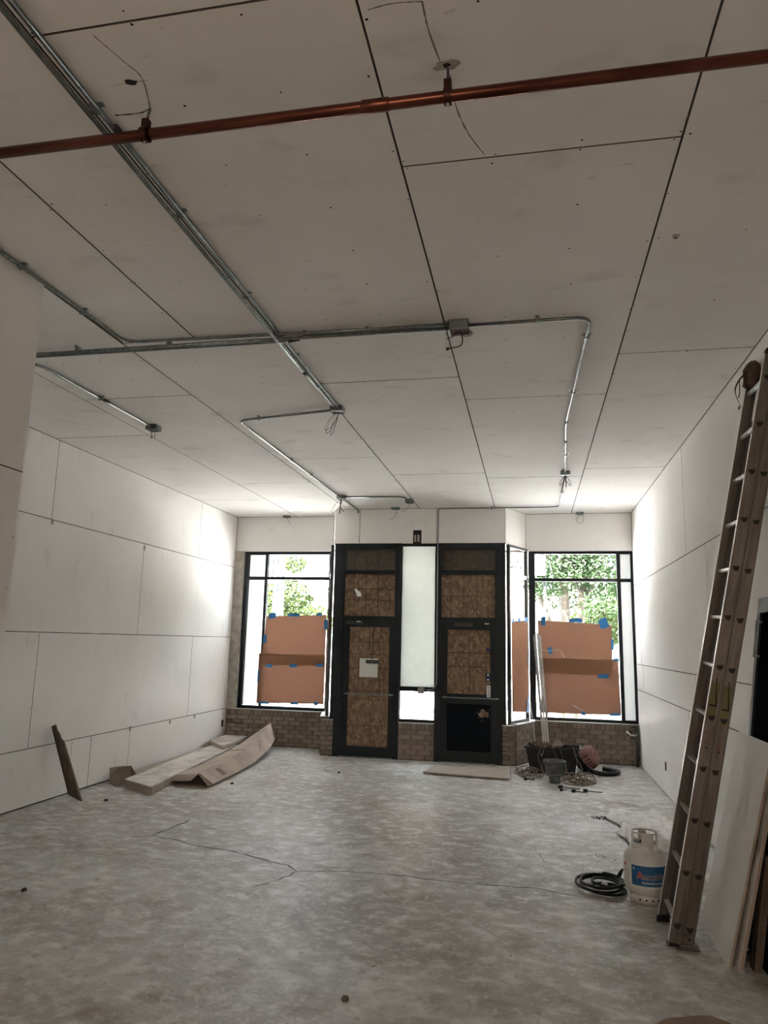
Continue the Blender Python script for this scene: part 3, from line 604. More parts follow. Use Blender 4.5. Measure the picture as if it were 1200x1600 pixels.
def jbox(x, y, label, size=(.115, .115, .052), loops=None, wm='black_wire', z=None, red=False):
    r = empty('junction_box', (x, y, (H if z is None else z)), label, 'junction box'); a, b, c = (q for q in size)
    s = MB(); t = .003
    s.box(-a / 2, a / 2, -b / 2, -b / 2 + t, -c, 0); s.box(-a / 2, a / 2, b / 2 - t, b / 2, -c, 0); s.box(-a / 2, -a / 2 + t, -b / 2, b / 2, -c, 0); s.box(a / 2 - t, a / 2, -b / 2, b / 2, -c, 0)
    s.box(-a / 2, a / 2, -b / 2, b / 2, -t, 0)
    s.box(-a / 2, a / 2, -b / 2, -b / 2 + .012, -c - .002, -c); s.box(-a / 2, a / 2, b / 2 - .012, b / 2, -c - .002, -c)
    s.build('box', M['box_steel'], r)
    s = MB(); s.box(-a / 2 + .006, a / 2 - .006, -b / 2 + .012, b / 2 - .012, -c + .004, -c + .012); s.build('cover', M['red_wire'] if red else M['dark_steel'], r)
    for pts, rad, m in (loops or []):
        s = MB(); s.tube(smooth_path([(p[0], p[1], -c + p[2]) for p in pts], 5), rad, 6); s.build('wire', M[m], r)
    return r
L_ = lambda dx, dz, rad=.0022, m='black_wire': ([(-.01, 0, .01), (dx * .75, .0, dz * .4), (dx * 1.15, .005, dz * .85), (dx * 1.05, 0, dz), (dx * .65, -.005, dz * .85), (dx * .15, 0, dz * .45), (.012, 0, .01)], rad, m)
jbox(-.459, 4.645, 'large grey box with dark red wiring at the middle of the cross conduit', (.13, .13, .06), [
    ([(-.02, 0, .01), (-.04, 0, -.03), (-.09, 0, -.05), (-.05, 0, -.035), (-.01, 0, .0)], .0028, 'red_wire'), ([(.0, 0, .01), (.02, 0, -.05), (.01, 0, -.10), (-.04, 0, -.115), (-.075, 0, -.12)], .0042, 'red_wire'),
    ([(.0, 0, .01), (.02, 0, -.03), (.07, 0, -.035), (.085, 0, -.01), (.05, 0, .01)], .0026, 'red_wire'), ([(-.07, 0, -.12), (-.09, 0, -.122)], .011, 'red_wire')], red=True)
jbox(-1.757, 6.284, 'central grey ceiling box where the paired conduits end, long loops of wire', loops=[L_(-.09, -.20), L_(-.055, -.22), L_(-.10, -.17)])
jbox(-3.82, 6.624, 'small grey ceiling box at the far left above the wall', loops=[([(-.01, 0, .01), (-.02, 0, -.06), (-.012, 0, -.08), (-.004, 0, -.05)], .0035, 'black_wire'), ([(.02, 0, .01), (.022, 0, -.08)], .0025, 'black_wire')])
jbox(-2.80, 10.395, 'grey ceiling box near the left bulkhead with looping black wires', loops=[L_(-.12, -.20, .003), L_(-.02, -.22, .004), L_(.10, -.12, .0025), ([(0, 0, .01), (.0, 0, -.12), (.03, 0, -.17), (.05, 0, -.19)], .005, 'black_wire')])
jbox(-1.815, 10.75, 'small grey box just before the centre bulkhead, cable curling left', loops=[([(0, 0, .01), (-.02, .1, -.03), (-.12, .3, -.06), (-.2, .5, -.03)], .003, 'black_wire')])
jbox(.432, 9.13, 'grey ceiling box on the right conduit run with short wires', loops=[L_(-.06, -.12, .003), L_(.06, -.13, .003), L_(.01, -.15, .003)])
jbox(-2.15, 11.40, 'flat box at the ceiling edge above the centre bulkhead', (.14, .08, .03), [([(0, 0, .01), (.02, 0, -.05), (-.03, .0, -.14), (-.10, .0, -.16)], .003, 'black_wire')])
jbox(-4.226, 12.05, 'flat grey box at the ceiling above the left bulkhead', (.12, .08, .03), [([(0, 0, .01), (.02, 0, -.05), (.07, 0, -.11), (.09, 0, -.12)], .003, 'tan_wire')])
jbox(.787, 12.05, 'flat grey box at the ceiling above the right bulkhead with a wire ring', (.12, .08, .03), [([(0, 0, .01), (.06, 0, -.05), (.04, 0, -.13), (-.03, 0, -.15), (-.06, 0, -.08), (0, 0, .0)], .0028, 'tan_wire')])
r = empty('switch_box', (-1.70, YC - .03, 1.06), 'square grey outlet box on the sidelight crossbar fed by a conduit', 'outlet box')
s = MB(); s.box(-.05, .05, -.025, .02, -.05, .05); s.build('box', M['steel'], r)
s = MB(); s.box(-.04, .04, -.028, -.025, -.04, .04); s.build('cover', M['box_steel'], r); s = MB(); s.tube([(0, -.028, .025), (0, -.032, .025)], .006, 8); s.build('screw', M['silver'], r)
# loose cable beside it
s = MB(); s.tube(smooth_path([(-1.65, YC - .035, 1.10), (-1.60, YC - .04, 1.105), (-1.55, YC - .04, 1.075), (-1.50, YC - .04, 1.09)]), .003, 6); tag(s.build('wire', M['black_wire']), 'short thin wire looped over the conduit beside the sidelight box', 'wire')

# copper pipe + hangers
pz = 3.815; PY = 2.41
cp = empty('copper_pipe', (0, PY, pz), 'long reddish copper pipe hung across the near ceiling', 'pipe')
s = MB(); s.tube([(XN + .001, 0, .0), (-.6, 0, .0), (XR - .001, 0, .0)], .0225, 20); s.build('pipe', M['copper'], cp)
s = MB(); s.tube([(-.62, 0, 0), (-.615, 0, 0), (-.515, 0, 0), (-.51, 0, 0)], [.0235, .026, .026, .0235], 20); s.build('coupling', M['copper'], cp)
for x, lab, dx in ((-1.535, 'copper clevis hanger at the left, rod leaning into a torn seam', .012), (-.287, 'copper pipe hanger at the middle, rod out of a torn patch', 0.0)):
    r = empty('pipe_hanger', (x, PY, pz), lab, 'pipe hanger')
    s = MB(); s.tube([(0, 0, .06), (dx, 0, H - pz - .001)], .0055, 8); s.build('threaded_rod', M['steel'], r)
    s = MB(); n = 20
    ring = [(.0275 * math.cos(2 * PI * k / n), .0275 * math.sin(2 * PI * k / n)) for k in range(n)]
    for k in range(n):
        a, b = ring[k], ring[(k + 1) % n]; q = 1.14
        s.add([(-.014, a[0], a[1]), (.014, a[0], a[1]), (.014, b[0], b[1]), (-.014, b[0], b[1]), (-.014, a[0] * q, a[1] * q), (.014, a[0] * q, a[1] * q), (.014, b[0] * q, b[1] * q), (-.014, b[0] * q, b[1] * q)],
              [(4, 5, 6, 7), (0, 3, 2, 1), (0, 1, 5, 4), (3, 7, 6, 2), (0, 4, 7, 3), (1, 2, 6, 5)])
    s.build('clamp_ring', M['copper_dark'], r)
    s = MB(); s.box(-.014, .014, -.014, .014, .026, .068); s.build('rod_socket', M['copper_dark'], r)
    s = MB(); s.tube([(0, 0, -.03), (0, 0, -.038)], .006, 8); s.build('bolt', M['silver'], r)

# outlets on walls
r = tag(MB().box(XL + .0005, XL + .006, 11.96, 12.03, .30, .41).build('outlet_hole', M['hole']), 'black empty outlet opening low on the left wall by the window', 'outlet')
r = tag(MB().box(XR - .006, XR - .0005, 9.85, 9.91, .30, .40).build('outlet_hole', M['hole']), 'black empty outlet opening low on the right wall', 'outlet')
for (y, z) in ((9.01, .62), (10.9, .60), (10.1, .595), (9.0, 3.0), (7.02, 3.04)):
    s = MB(); s.add([(XL + .001, y, z), (XL + .012, y + .03, z - .01), (XL + .008, y + .02, z - .07), (XL + .001, y - .01, z - .05)], [(0, 1, 2, 3)])
    tag(s.build('paper_flap', M['stone'], solid=.002), {9.01: 'torn paper flap' + (' at the low joint of the left wall' if z < 1 else ' at the high joint of the left wall')}.get(y, '') or {10.9: 'torn scrap on the low left wall joint nearest the window', 10.1: 'torn scrap on the low left wall joint, second from the window', 9.0: 'torn paper flap hanging at the upper joint of the left wall', 7.02: 'torn paper corner at the top joint beside the near wall block'}[y], 'paper scrap')

# ------------------------------------------------------------------ valve pipe in right corner
v = empty('water_pipe', (XR - .05, YW - .1, .0), 'dark stub pipe with bright lever valve in the right window corner', 'pipe')
s = MB(); s.tube([(0, 0, .0), (0, 0, .36), (0, 0, .50)], .02, 12); s.build('riser', M['dark_steel'], v)
s = MB(); s.tube([(0, 0, .42), (-.06, -.02, .42), (-.10, -.03, .42)], .018, 10); s.box(-.03, .03, -.03, .03, .37, .46); s.build('valve_body', M['dark_steel'], v)
s = MB(); s.tube([(.0, -.04, .46), (-.10, -.05, .47), (-.155, -.06, .52)], [.008, .009, .014], 8); s.build('lever', M['alu_bright'], v)
s = MB(); s.tube([(.0, 0, .58), (-.07, 0, .585)], .012, 8); s.box(-.02, .03, -.02, .03, .50, .60); s.build('bracket', M['dark_steel'], v)

# ------------------------------------------------------------------ extension ladder
B0 = Vector((0.785, 5.06, 0.0)); TP = Vector((1.524, 4.88, 3.73))
wv = (TP - B0).normalized(); vv = (Vector((0, 1, 0)) - wv * wv.y).normalized(); uv = vv.cross(wv).normalized(); LEN = (TP - B0).length
lad = empty('extension_ladder', B0, 'tall weathered aluminium extension ladder leaning on the right wall', 'ladder')
lad.matrix_world = Matrix(((uv.x, vv.x, wv.x, B0.x), (uv.y, vv.y, wv.y, B0.y), (uv.z, vv.z, wv.z, B0.z), (0, 0, 0, 1)))
LW = .42; RW = .070; FT = .032
def rail(x0, y0, s0, s1, inward, label=None):
    s = MB(); t = .004; ya, yb_ = (y0, y0 + FT)
    s.box(x0, x0 + t, ya, yb_, s0, s1); s.box(x0 + RW - t, x0 + RW, ya, yb_, s0, s1)
    wy = y0 + (.010 if inward > 0 else FT - .014)
    s.box(x0 + t, x0 + RW - t, wy, wy + .004, s0, s1)
    s.box(x0 + RW * .28, x0 + RW * .31, wy - .0015, wy + .0055, s0, s1); s.box(x0 + RW * .69, x0 + RW * .72, wy - .0015, wy + .0055, s0, s1)
    o = s.build('rail', M['alu'], lad)
    if x0 == 0: MB().box(-.0010, 0, ya, yb_, s0, s1 - .03).build('lit_flange_edge', M['alu_bright'], o)  # bright strip paints the window light along the rail's left flange
    if label: o['label'] = label
    return o
SB_END = 3.36 / wv.z
rail(0, 0, .0, LEN, 1); rail(0, LW - FT, .03, LEN - .02, -1); rail(RW + .003, 0, .035, SB_END, 1); rail(RW + .003, LW - FT, .035, SB_END, -1)
# rungs: D section, flat side up
def dsec(w, h, n=8): return [(-w / 2, 0)] + [(-w / 2 * math.cos(PI * k / n), -h * math.sin(PI * k / n)) for k in range(1, n)] + [(w / 2, 0)]
tilt = Matrix.Rotation(-math.atan2(wv.x, wv.z), 4, 'Y')
for sec in (0, 1):
    for k in range(12):
        sd = .139 + .3175 * k + (.0 if sec == 0 else -.004)
        if sd > (LEN if sec == 0 else SB_END) - .06: continue
        x = RW / 2 + sec * (RW + .003); T = Matrix.Translation((x, 0, sd)) @ tilt
        ro = MB().prism(dsec(.034, .026), 'y', .014, LW - .014, T).build('rung', M['alu_bright'], lad)
        e = MB().prism(dsec(.030, .023), 'y', .004, .0095, T @ Matrix.Translation((0, 0, -.0015))).build('rung_end', M['hole'], ro)
        e2 = MB().prism(dsec(.044, .034), 'y', .0075, .010, T @ Matrix.Translation((0, 0, .004))).build('rung_collar', M['dark_steel'], ro)
for y in (0, LW - FT):
    s = MB(); s.prism([(-.004, -.012), (RW + .002, .004), (RW + .002, .05), (-.004, .03)], 'y', y + .005, y + FT + .003); s.build('rubber_foot', M['rubber'], lad)
shoe_T = Matrix.Translation((.112, 0, .0235)) @ tilt
MB().box(-.062, .062, -.035, .055, -.002, .012, shoe_T).box(-.05, .05, -.022, .045, .012, .024, shoe_T).box(-.026, .026, -.004, .006, .024, .075, shoe_T).build('swivel_shoe', M['alu'], lad)
MB().box(-.066, .066, -.038, .058, -.004, .002, shoe_T).build('shoe_pad', M['rubber'], lad)
MB().tube([(.112, -.006, .075), (.112, .006, .075)], .009, 10).build('shoe_bolt', M['hole'], lad)
MB().box(.0, RW + .004, -.0015, .006, .03, .085).build('foot_bracket', M['alu'], lad)
for x, dz in ((0.006, .0), (RW + .010, -.012)):
    c = 1.60 + dz; MB().box(x, x + .052, .0085, .0097, c - .27 + .05, c - .03 + .05).build('warning_label', M['yellow'], lad)
    MB().prism([(x + .022, c + .05), (x + .028, c + .05), (x + .040, c - .12), (x + .004, c - .12), (x + .004, c - .13), (x + .05, c - .13), (x + .05, c - .118)], 'y', .0075, .0086).build('warning_print', M['hole'], lad)
    c = 1.28 + dz; 
    o = MB(); n = 18
    for k in range(n):
        a, b = 2 * PI * k / n, 2 * PI * (k + 1) / n; r0, r1 = .017, .0205; cx = x + .030
        o.add([(cx + r0 * math.cos(a), .0083, c - .03 + r0 * math.sin(a)), (cx + r1 * math.cos(a), .0083, c - .03 + r1 * math.sin(a)), (cx + r1 * math.cos(b), .0083, c - .03 + r1 * math.sin(b)), (cx + r0 * math.cos(b), .0083, c - .03 + r0 * math.sin(b))], [(0, 1, 2, 3)])
    o.box(cx - .022, cx + .022, .0078, .0084, c + .012, c + .016); o.box(cx - .022, cx + .022, .0078, .0084, c + .026, c + .030); o.box(cx - .022, cx - .019, .0078, .0084, c + .012, c + .03); o.box(cx + .019, cx + .022, .0078, .0084, c + .012, c + .03)
    o.prism([(cx - .009, c - .03), (cx, c - .041), (cx + .009, c - .03), (cx, c - .024)], 'y', .0078, .0084)
    o.build('inspection_mark', M['red_print'], lad)
    MB().box(cx - .008, cx + .006, .0078, .0084, c - .072, c - .062).build('inspection_print', M['hole'], lad)
MB().prism([(0, LEN - .03), (RW, LEN - .03), (RW, LEN), (RW * .75, LEN + .012), (RW * .25, LEN + .012), (0, LEN)], 'y', -.004, FT + .004).build('end_cap', M['rubber'], lad)
# pouch on far rail top
pb = empty('tool_pouch', lad.matrix_world @ Vector((.03, LW - .02, LEN - .05)), 'worn brown leather pouch hooked over the far ladder rail top', 'pouch')
s = MB(); rings = [(-.10, .035, .03), (-.07, .055, .045), (-.02, .062, .055), (.04, .058, .052), (.08, .042, .038), (.105, .02, .02)]; n = 14; vs = []
for i, (z, a, b) in enumerate(rings):
    for k in range(n):
        q = 1 + .16 * math.sin(k * 2.1 + i * 1.7); vs.append((a * q * math.cos(2 * PI * k / n) + z * .1, b * q * math.sin(2 * PI * k / n), z))
s.add(vs, [(i * n + k, i * n + (k + 1) % n, (i + 1) * n + (k + 1) % n, (i + 1) * n + k) for i in range(len(rings) - 1) for k in range(n)], True); s.f += [tuple(range(n)), tuple((len(rings) - 1) * n + k for k in range(n))]; s.smooth += [True, True]
s.build('pouch', M['leather'], pb)
st = MB(); P = smooth_path([(-.05, 0, .02), (-.095, 0, -.03), (-.125, 0, -.10), (-.115, 0, -.17), (-.095, 0, -.225)], 6); vs = []
for i, p in enumerate(P): vs += [p + Vector((0, -.012, 0)), p + Vector((.010, .012, 0))]
st.add(vs, [(2 * i, 2 * i + 1, 2 * i + 3, 2 * i + 2) for i in range(len(P) - 1)], True); st.build('strap', M['rubber'], pb, solid=.003)
MB().tube(smooth_path([(-.085, .005, -.03), (-.088, .005, -.11), (-.098, .005, -.16)], 4), .003, 6).build('strap', M['rubber'], pb)
MB().tube([(-.097, 0, -.22), (-.105, 0, -.245)], .006, 8).build('buckle', M['steel'], pb)

# ------------------------------------------------------------------ things leaning on right wall behind the ladder
def slab(name, m, label, cat, y0, y1, xb, hgt, slope, th, zt0=0.0):
    """upright sheet leaning toward +X: bottom front edge at xb, rises hgt with dx/dz = slope"""
    ang = math.atan(slope); r = empty(name, (xb, y0, zt0), label, cat); r.rotation_euler = (0, ang, 0); return r, hgt / math.cos(ang), y1 - y0
r, l, w = slab('drywall_sheet', None, 'white drywall sheet leaning beside the ladder foot, ladder shadow on it', 'drywall sheet', 4.83, 5.55, 1.075, 1.235, .25, .013)
s = MB(); s.box(0, .0125, 0, w, 0.0, l); s.build('sheet', M['drywall'], r)
s = MB(); s.box(-.0006, .0126, -.0008, .0, .0, l); s.build('cut_edge', M['cardboard'], r); s = MB(); s.box(0, .0125, 0, w, l, l + .0008); s.build('top_edge', M['white_label'], r)
r, l, w = slab('drywall_sheet', None, 'grubby second drywall sheet directly behind the ladder shadowed one', 'drywall sheet', 4.78, 5.45, 1.115, 1.17, .235, .02)
s = MB(); s.box(0, .02, 0, w, .0, l); s.build('sheet', M['board_top'], r); MB().box(.002, .02, -.001, 0, 0, l).build('chipped_edge', M['cardboard'], r)
MB().box(.0, .028, -.003, .01, .0, .02).build('chipped_corner', M['plaster_bits'], r)
r, l, w = slab('wood_plank', None, 'brown plank edge leaning behind the stacked drywall sheets', 'plank', 4.80, 4.88, 1.20, .62, .16, .03)
MB().box(0, .04, 0, w, .0, l).build('board', M['wood'], r)
r, l, w = slab('metal_door', None, 'dark glazed metal door leaning on the right wall behind the sheets', 'door', 4.60, 5.50, 1.265, 2.14, .135, .045)
MB().box(0, .045, 0, .11, .0, l).build('stile', M['black'], r); MB().box(0, .045, w - .05, w, .0, l).build('stile', M['black'], r)
MB().box(0, .045, .11, w - .05, .0, .25).build('rail', M['black'], r); MB().box(0, .045, .11, w - .05, l - .10, l).build('rail', M['black'], r)
MB().box(.015, .025, .11, w - .05, .25, l - .10).build('pane', M['glass_dark'], r)
MB().box(-.001, .002, w - .004, w + .001, 1.35, l).build('chipped_edge', M['stone'], r)
s = MB(); s.tube([(-.035, w - .12, 1.75), (-.035, w - .12, 2.0)], .010, 10); s.tube([(0, w - .12, 1.76), (-.035, w - .12, 1.76)], .008, 8); s.tube([(0, w - .12, 1.99), (-.035, w - .12, 1.99)], .008, 8); s.build('pull_handle', M['silver'], r)
s = MB(); s.tube(smooth_path([(1.30, 5.12, .12), (1.31, 5.10, .05), (1.28, 5.06, .018), (1.20, 5.05, .015)]), .012, 8); tag(s.build('bent_rod', M['dark_steel']), 'rusty bent metal rod on the floor behind the leaning sheets', 'rod')

# ------------------------------------------------------------------ propane tank
tk = empty('propane_tank', (.785, 5.90, 0), 'white propane tank with blue wraparound label beside the ladder foot', 'gas tank')
R_ = .152
s = MB(); s.lathe([(0, .035), (.08, .04), (.13, .062), (.148, .09), (R_, .12), (R_, .272), (.148, .300), (.135, .325), (.11, .348), (.07, .364), (.03, .372), (0, .373)], n=48); s.build('tank_body', M['white_paint'], tk)
s = MB(); s.lathe([(.112, .0), (.116, .0), (.116, .068), (.112, .068), (.112, .0)], n=40); s.build('foot_ring', M['white_paint'], tk)
for a in range(6):
    an = math.radians(-120 + a * 22); MB().tube([(.113 * math.cos(an), .113 * math.sin(an), .028), (.1172 * math.cos(an), .1172 * math.sin(an), .028)], .007, 8).build('vent_hole', M['hole'], tk)
MB().lathe([(R_ + .0005, .195), (R_ + .0012, .197), (R_ + .0005, .199)], n=48)
# collar with hand openings
s = MB(); n = 48; rc = .088; zs = [.345, .375, .395, .435, .455, .466]
aface = math.atan2(-5.90, -.785)           # towards the middle of the room front
def solidc(adeg, j):
    if j in (1, 2, 3) - {0} if False else j in (2, 3):
        return not ((-62 < adeg < -12) or (48 < adeg < 80) or (120 < adeg < 170) or (-150 < adeg < -100))
    return not (150 < abs(adeg) if j == 9 else False)
for k in range(n):
    ad = (k + .5) / n * 360 - 180
    for j in range(len(zs) - 1):
        if solidc(ad, j):
            for q in ((k, k + 1),):
                a0, a1 = aface + math.radians(q[0] / n * 360 - 180), aface + math.radians(q[1] / n * 360 - 180)
                fl_ = lambda z: rc + (.006 if z < .36 else 0) - (.004 if z > .46 else 0)
                s.add([(fl_(z) * math.cos(a), fl_(z) * math.sin(a), z) for a, z in ((a0, zs[j]), (a1, zs[j]), (a1, zs[j + 1]), (a0, zs[j + 1]))], [(0, 1, 2, 3)], False)
o = s.build('collar', M['white_paint'], tk, solid=.004)
s = MB(); s.lathe([(0, .37), (.024, .37), (.024, .395), (.015, .40), (.015, .425), (.022, .427), (.022, .445), (0, .447)], n=16); s.tube([(0, 0, .405), (-.03, -.045, .405)], .012, 10); s.build('valve', M['dark_steel'], tk)
# label
def arc_patch(a0, a1, z0, z1, r, m, name):
    mb = MB(); n = 24; vs = []
    for k in range(n + 1):
        a = a0 + (a1 - a0) * k / n; vs += [(r * math.cos(a), r * math.sin(a), z0), (r * math.cos(a), r * math.sin(a), z1)]
    mb.add(vs, [(2 * k, 2 * k + 2, 2 * k + 3, 2 * k + 1) for k in range(n)], True); return mb.build(name, m, tk)
A0 = aface - math.radians(38)
arc_patch(aface - math.radians(86), aface + math.radians(120), .112, .287 - .012, R_ + .0008, M['white_label'], 'label')
arc_patch(A0, A0 + math.radians(135), .130, .262, R_ + .0016, M['blue_label'], 'label_panel')
def wrap_text(body, size, a_start, z, rad, m, name, bold=0.0, sx=1.0):
    me = text_mesh(body, size, .0003, bold); 
    for v in me.vertices:
        x, y = v.co.x * sx, v.co.y; a = a_start + x / R_; rr = rad + v.co.z; v.co = (rr * math.cos(a), rr * math.sin(a), z + y)
    me.materials.clear(); me.materials.append(m); o = bpy.data.objects.new(name, me); COL.objects.link(o); o.parent = tk; return o
ta = aface - math.radians(23)
for body, size, a in (('A', .062, ta), ('meriGas', .050, ta + .043 / R_)):
    wrap_text(body, size, a, .178, R_ + .0024, M['white_label'], 'lettering_outline', .0032)
    wrap_text(body, size, a, .178, R_ + .0034, M['red'] if body == 'A' else M['navy'], 'lettering', .0012)
wrap_text('PROPANE EXCHANGE', .019, ta + .034 / R_, .146, R_ + .0028, M['white_label'], 'lettering', .0003)
MB_ = MB(); an = aface - math.radians(62); d = .016; c0 = Vector((math.cos(an), math.sin(an), 0)) * (R_ + .003); tt = Vector((-math.sin(an), math.cos(an), 0))
MB_.add([c0 + tt * d * .8 + Vector((0, 0, .25)), c0 + Vector((0, 0, .25 + d)), c0 - tt * d * .8 + Vector((0, 0, .25)), c0 + Vector((0, 0, .25 - d))], [(0, 1, 2, 3)]); MB_.build('hazard_diamond', M['red'], tk)
for k in range(12): arc_patch(aface - math.radians(74), aface - math.radians(46), .215 - k * .0085, .2165 - k * .0085, R_ + .0018, M['box_steel'], 'small_print')
s = MB(); a = aface - math.radians(30); s.lathe([(0, 0), (.007, 0), (.007, .0006)], n=10, T=Matrix.Translation(((R_ + .003) * math.cos(a), (R_ + .003) * math.sin(a), .240)) @ Matrix.Rotation(PI / 2, 4, 'X')); s.build('label_spot', M['white_label'], tk)

# ------------------------------------------------------------------ coiled black hose, canvas, debris, cardboard
hs = empty('gas_hose', (.50, 6.06, 0), 'black rubber hose coiled on the floor left of the propane tank', 'hose')
s = MB(); P = []
for k in range(200):
    a = k * .165; rr = .135 + .045 * math.sin(k * .083) ; cxx = .02 * math.sin(k * .05); P.append((rr * 1.0 * math.cos(a) + cxx, rr * 1.15 * math.sin(a) + .02 * math.cos(k * .07), .012 + .055 * (k / 200) + .012 * math.sin(a * .5 + k * .02)))
s.tube(P, .0095, 8); s.build('coil', M['rubber'], hs)
MB().tube(smooth_path([(.10, .05, .07), (.15, .1, .12), (.19, .06, .2), (.23, -.06, .30)][:2] + [(.135, .20, .03)], 4), .009, 8).build('hose_tail', M['rubber'], hs)
MB().tube([(-.02, -.12, .07), (.02, -.135, .072)], .014, 10).build('fitting', M['silver'], hs)

def cloth(name, label, cx, cy, w, d, rot, m, layers=3, seed=1):
    rnd = random.Random(seed); r = empty(name, (cx, cy, 0), label, 'drop cloth'); r.rotation_euler = (0, 0, rot)
    for l in range(layers):
        mb = MB(); NX, NY = 26, 34; ph = rnd.uniform(0, 6)
        sh = -.03 * l
        for j in range(NY + 1):
            for i in range(NX + 1):
                x = (i / NX - .5) * w * (1 - .04 * l) ; y = (j / NY - .5) * d + sh
                z = .022 + .026 * (layers - 1 - l) * 1.0 + .014 * math.sin(x * 17 + ph + y * 6) * math.cos(y * 9 + ph) + .006 * math.sin(x * 41 + y * 30) + .004 * rnd.random()
                ed = min(i, NX - i) / NX, min(j, NY - j) / NY
                if min(ed) < .04: z = .006 + .014 * (layers - 1 - l) * .6 + .004 * rnd.random()
                x += .02 * math.sin(y * 7 + ph) + (.03 * math.sin(y * 11) if i in (0, NX) else 0); y += .03 * math.sin(x * 9 + ph) if j in (0, NY) else 0
                mb.v.append((x, y, max(z, .006)))
        mb.f = [(j * (NX + 1) + i, j * (NX + 1) + i + 1, (j + 1) * (NX + 1) + i + 1, (j + 1) * (NX + 1) + i) for j in range(NY) for i in range(NX)]; mb.smooth = [True] * len(mb.f)
        mb.build('fold', m, r, solid=.003)
    return r
cloth('drop_cloth', 'rumpled off white canvas drop cloth folded on the floor behind the propane tank', 1.09, 7.92, .56, 1.38, .06, M['canvas'])
def crumbs(label, cx, cy, rx, ry, n, m, size, cat='debris', seed=3):
    rnd = random.Random(seed); s = MB()
    for k in range(n):
        a = rnd.uniform(0, 2 * PI); q = math.sqrt(rnd.random()); x, y = cx + rx * q * math.cos(a), cy + ry * q * math.sin(a); w = size * rnd.uniform(.4, 1.2); h = w * .6; t = rnd.uniform(0, 3)
        T = Matrix.Translation((x, y, 0)) @ Matrix.Rotation(t, 4, 'Z'); s.add([T @ Vector(p) for p in ((-w, -w * .6, 0), (w, -w * .5, 0), (w * .7, w * .7, 0), (-w * .6, w * .6, 0), (0, .1 * w, h))], [(0, 1, 4), (1, 2, 4), (2, 3, 4), (3, 0, 4), (3, 2, 1, 0)])
    return tag(s.build('debris', m), label, cat, kind='stuff')
crumbs('black crumbs scattered on the floor left of the drop cloth', .74, 8.43, .16, .08, 150, M['debris'], .011)
crumbs('fine black dust streak trailing left of the drop cloth', .35, 8.35, .45, .10, 120, M['debris'], .004, seed=9)
crumbs('brownish crumbs on the floor between hose and drop cloth', .52, 6.95, .10, .05, 40, M['debris'], .006, seed=4)
crumbs('pale plaster crumbs on the floor by the left wall boards', -4.75, 8.0, .22, .10, 120, M['plaster_bits'], .012, seed=5)
crumbs('scattered dark chips across the bare concrete floor', -1.6, 7.0, 2.6, 3.4, 120, M['debris'], .006, seed=6)
for (x, y, sz, lab) in ((-3.68, 8.92, .025, 'dark lump of rubbish lying just right of the bent cardboard box'), (-.95, 3.93, .022, 'rounded brown stone in the near floor'), (-3.53, 4.9, .022, 'flat dark chip near the left edge of the floor'), (-2.62, 10.1, .022, 'dark chunk on the floor before the left door'), (-4.60, 7.62, .022, 'small dark chip beside the leaning broken plank')):
    s = MB(); vs = []; n = 8
    for z, q in ((0, 1.0), (.5, .85), (.8, .35)):
        for k in range(n): t = random.uniform(.8, 1.2); vs.append((x + sz * q * t * math.cos(2 * PI * k / n), y + sz * 1.2 * q * t * math.sin(2 * PI * k / n), z * sz))
    s.add(vs, [(i * n + k, i * n + (k + 1) % n, (i + 1) * n + (k + 1) % n, (i + 1) * n + k) for i in range(2) for k in range(n)] + [tuple(range(2 * n, 3 * n))]); tag(s.build('stone_chip', M['wood'] if 'brown' in lab else M['debris']), lab, 'debris')
s = MB(); s.prism([(.50, 3.98), (1.2, 3.85), (1.06, 4.05), (.84, 4.20), (.78, 4.19), (.62, 4.12)], 'z', .001, .009); M['cardboard_brown'] = mat('brown cardboard', (0.24, 0.165, 0.12), 0.9)
tag(s.build('cardboard_piece', M['cardboard_brown']), 'torn brown cardboard piece on the floor at the bottom right', 'cardboard')

# ------------------------------------------------------------------ left wall: broken plank, long boards and boxes
A = [Vector(p) for p in ((-4.82, 7.50, 0), (-4.985, 7.50, .06), (-5.178, 7.363, .785), (-5.15, 7.365, .80), (-5.135, 7.37, .79), (-5.12, 7.37, .75), (-5.085, 7.38, .70), (-5.07, 7.385, .66), (-5.03, 7.39, .62))]
nrm = (A[1] - A[0]).cross(A[2] - A[0]).normalized()
if nrm.y > 0: nrm = -nrm      # towards the viewer
s = MB(); n = len(A); bk = [a - nrm * .022 for a in A]; bk = [Vector((max(b.x, XL + .003), b.y, max(b.z, .0))) for b in bk]
s.add(A + bk, [tuple(range(n)), tuple(range(n, 2 * n))[::-1]] + [(i, (i + 1) % n, n + (i + 1) % n, n + i) for i in range(n)])
pk = s.build('broken_plank', M['wood']); tag(pk, 'short brown plank with splintered top propped against the left wall', 'plank')

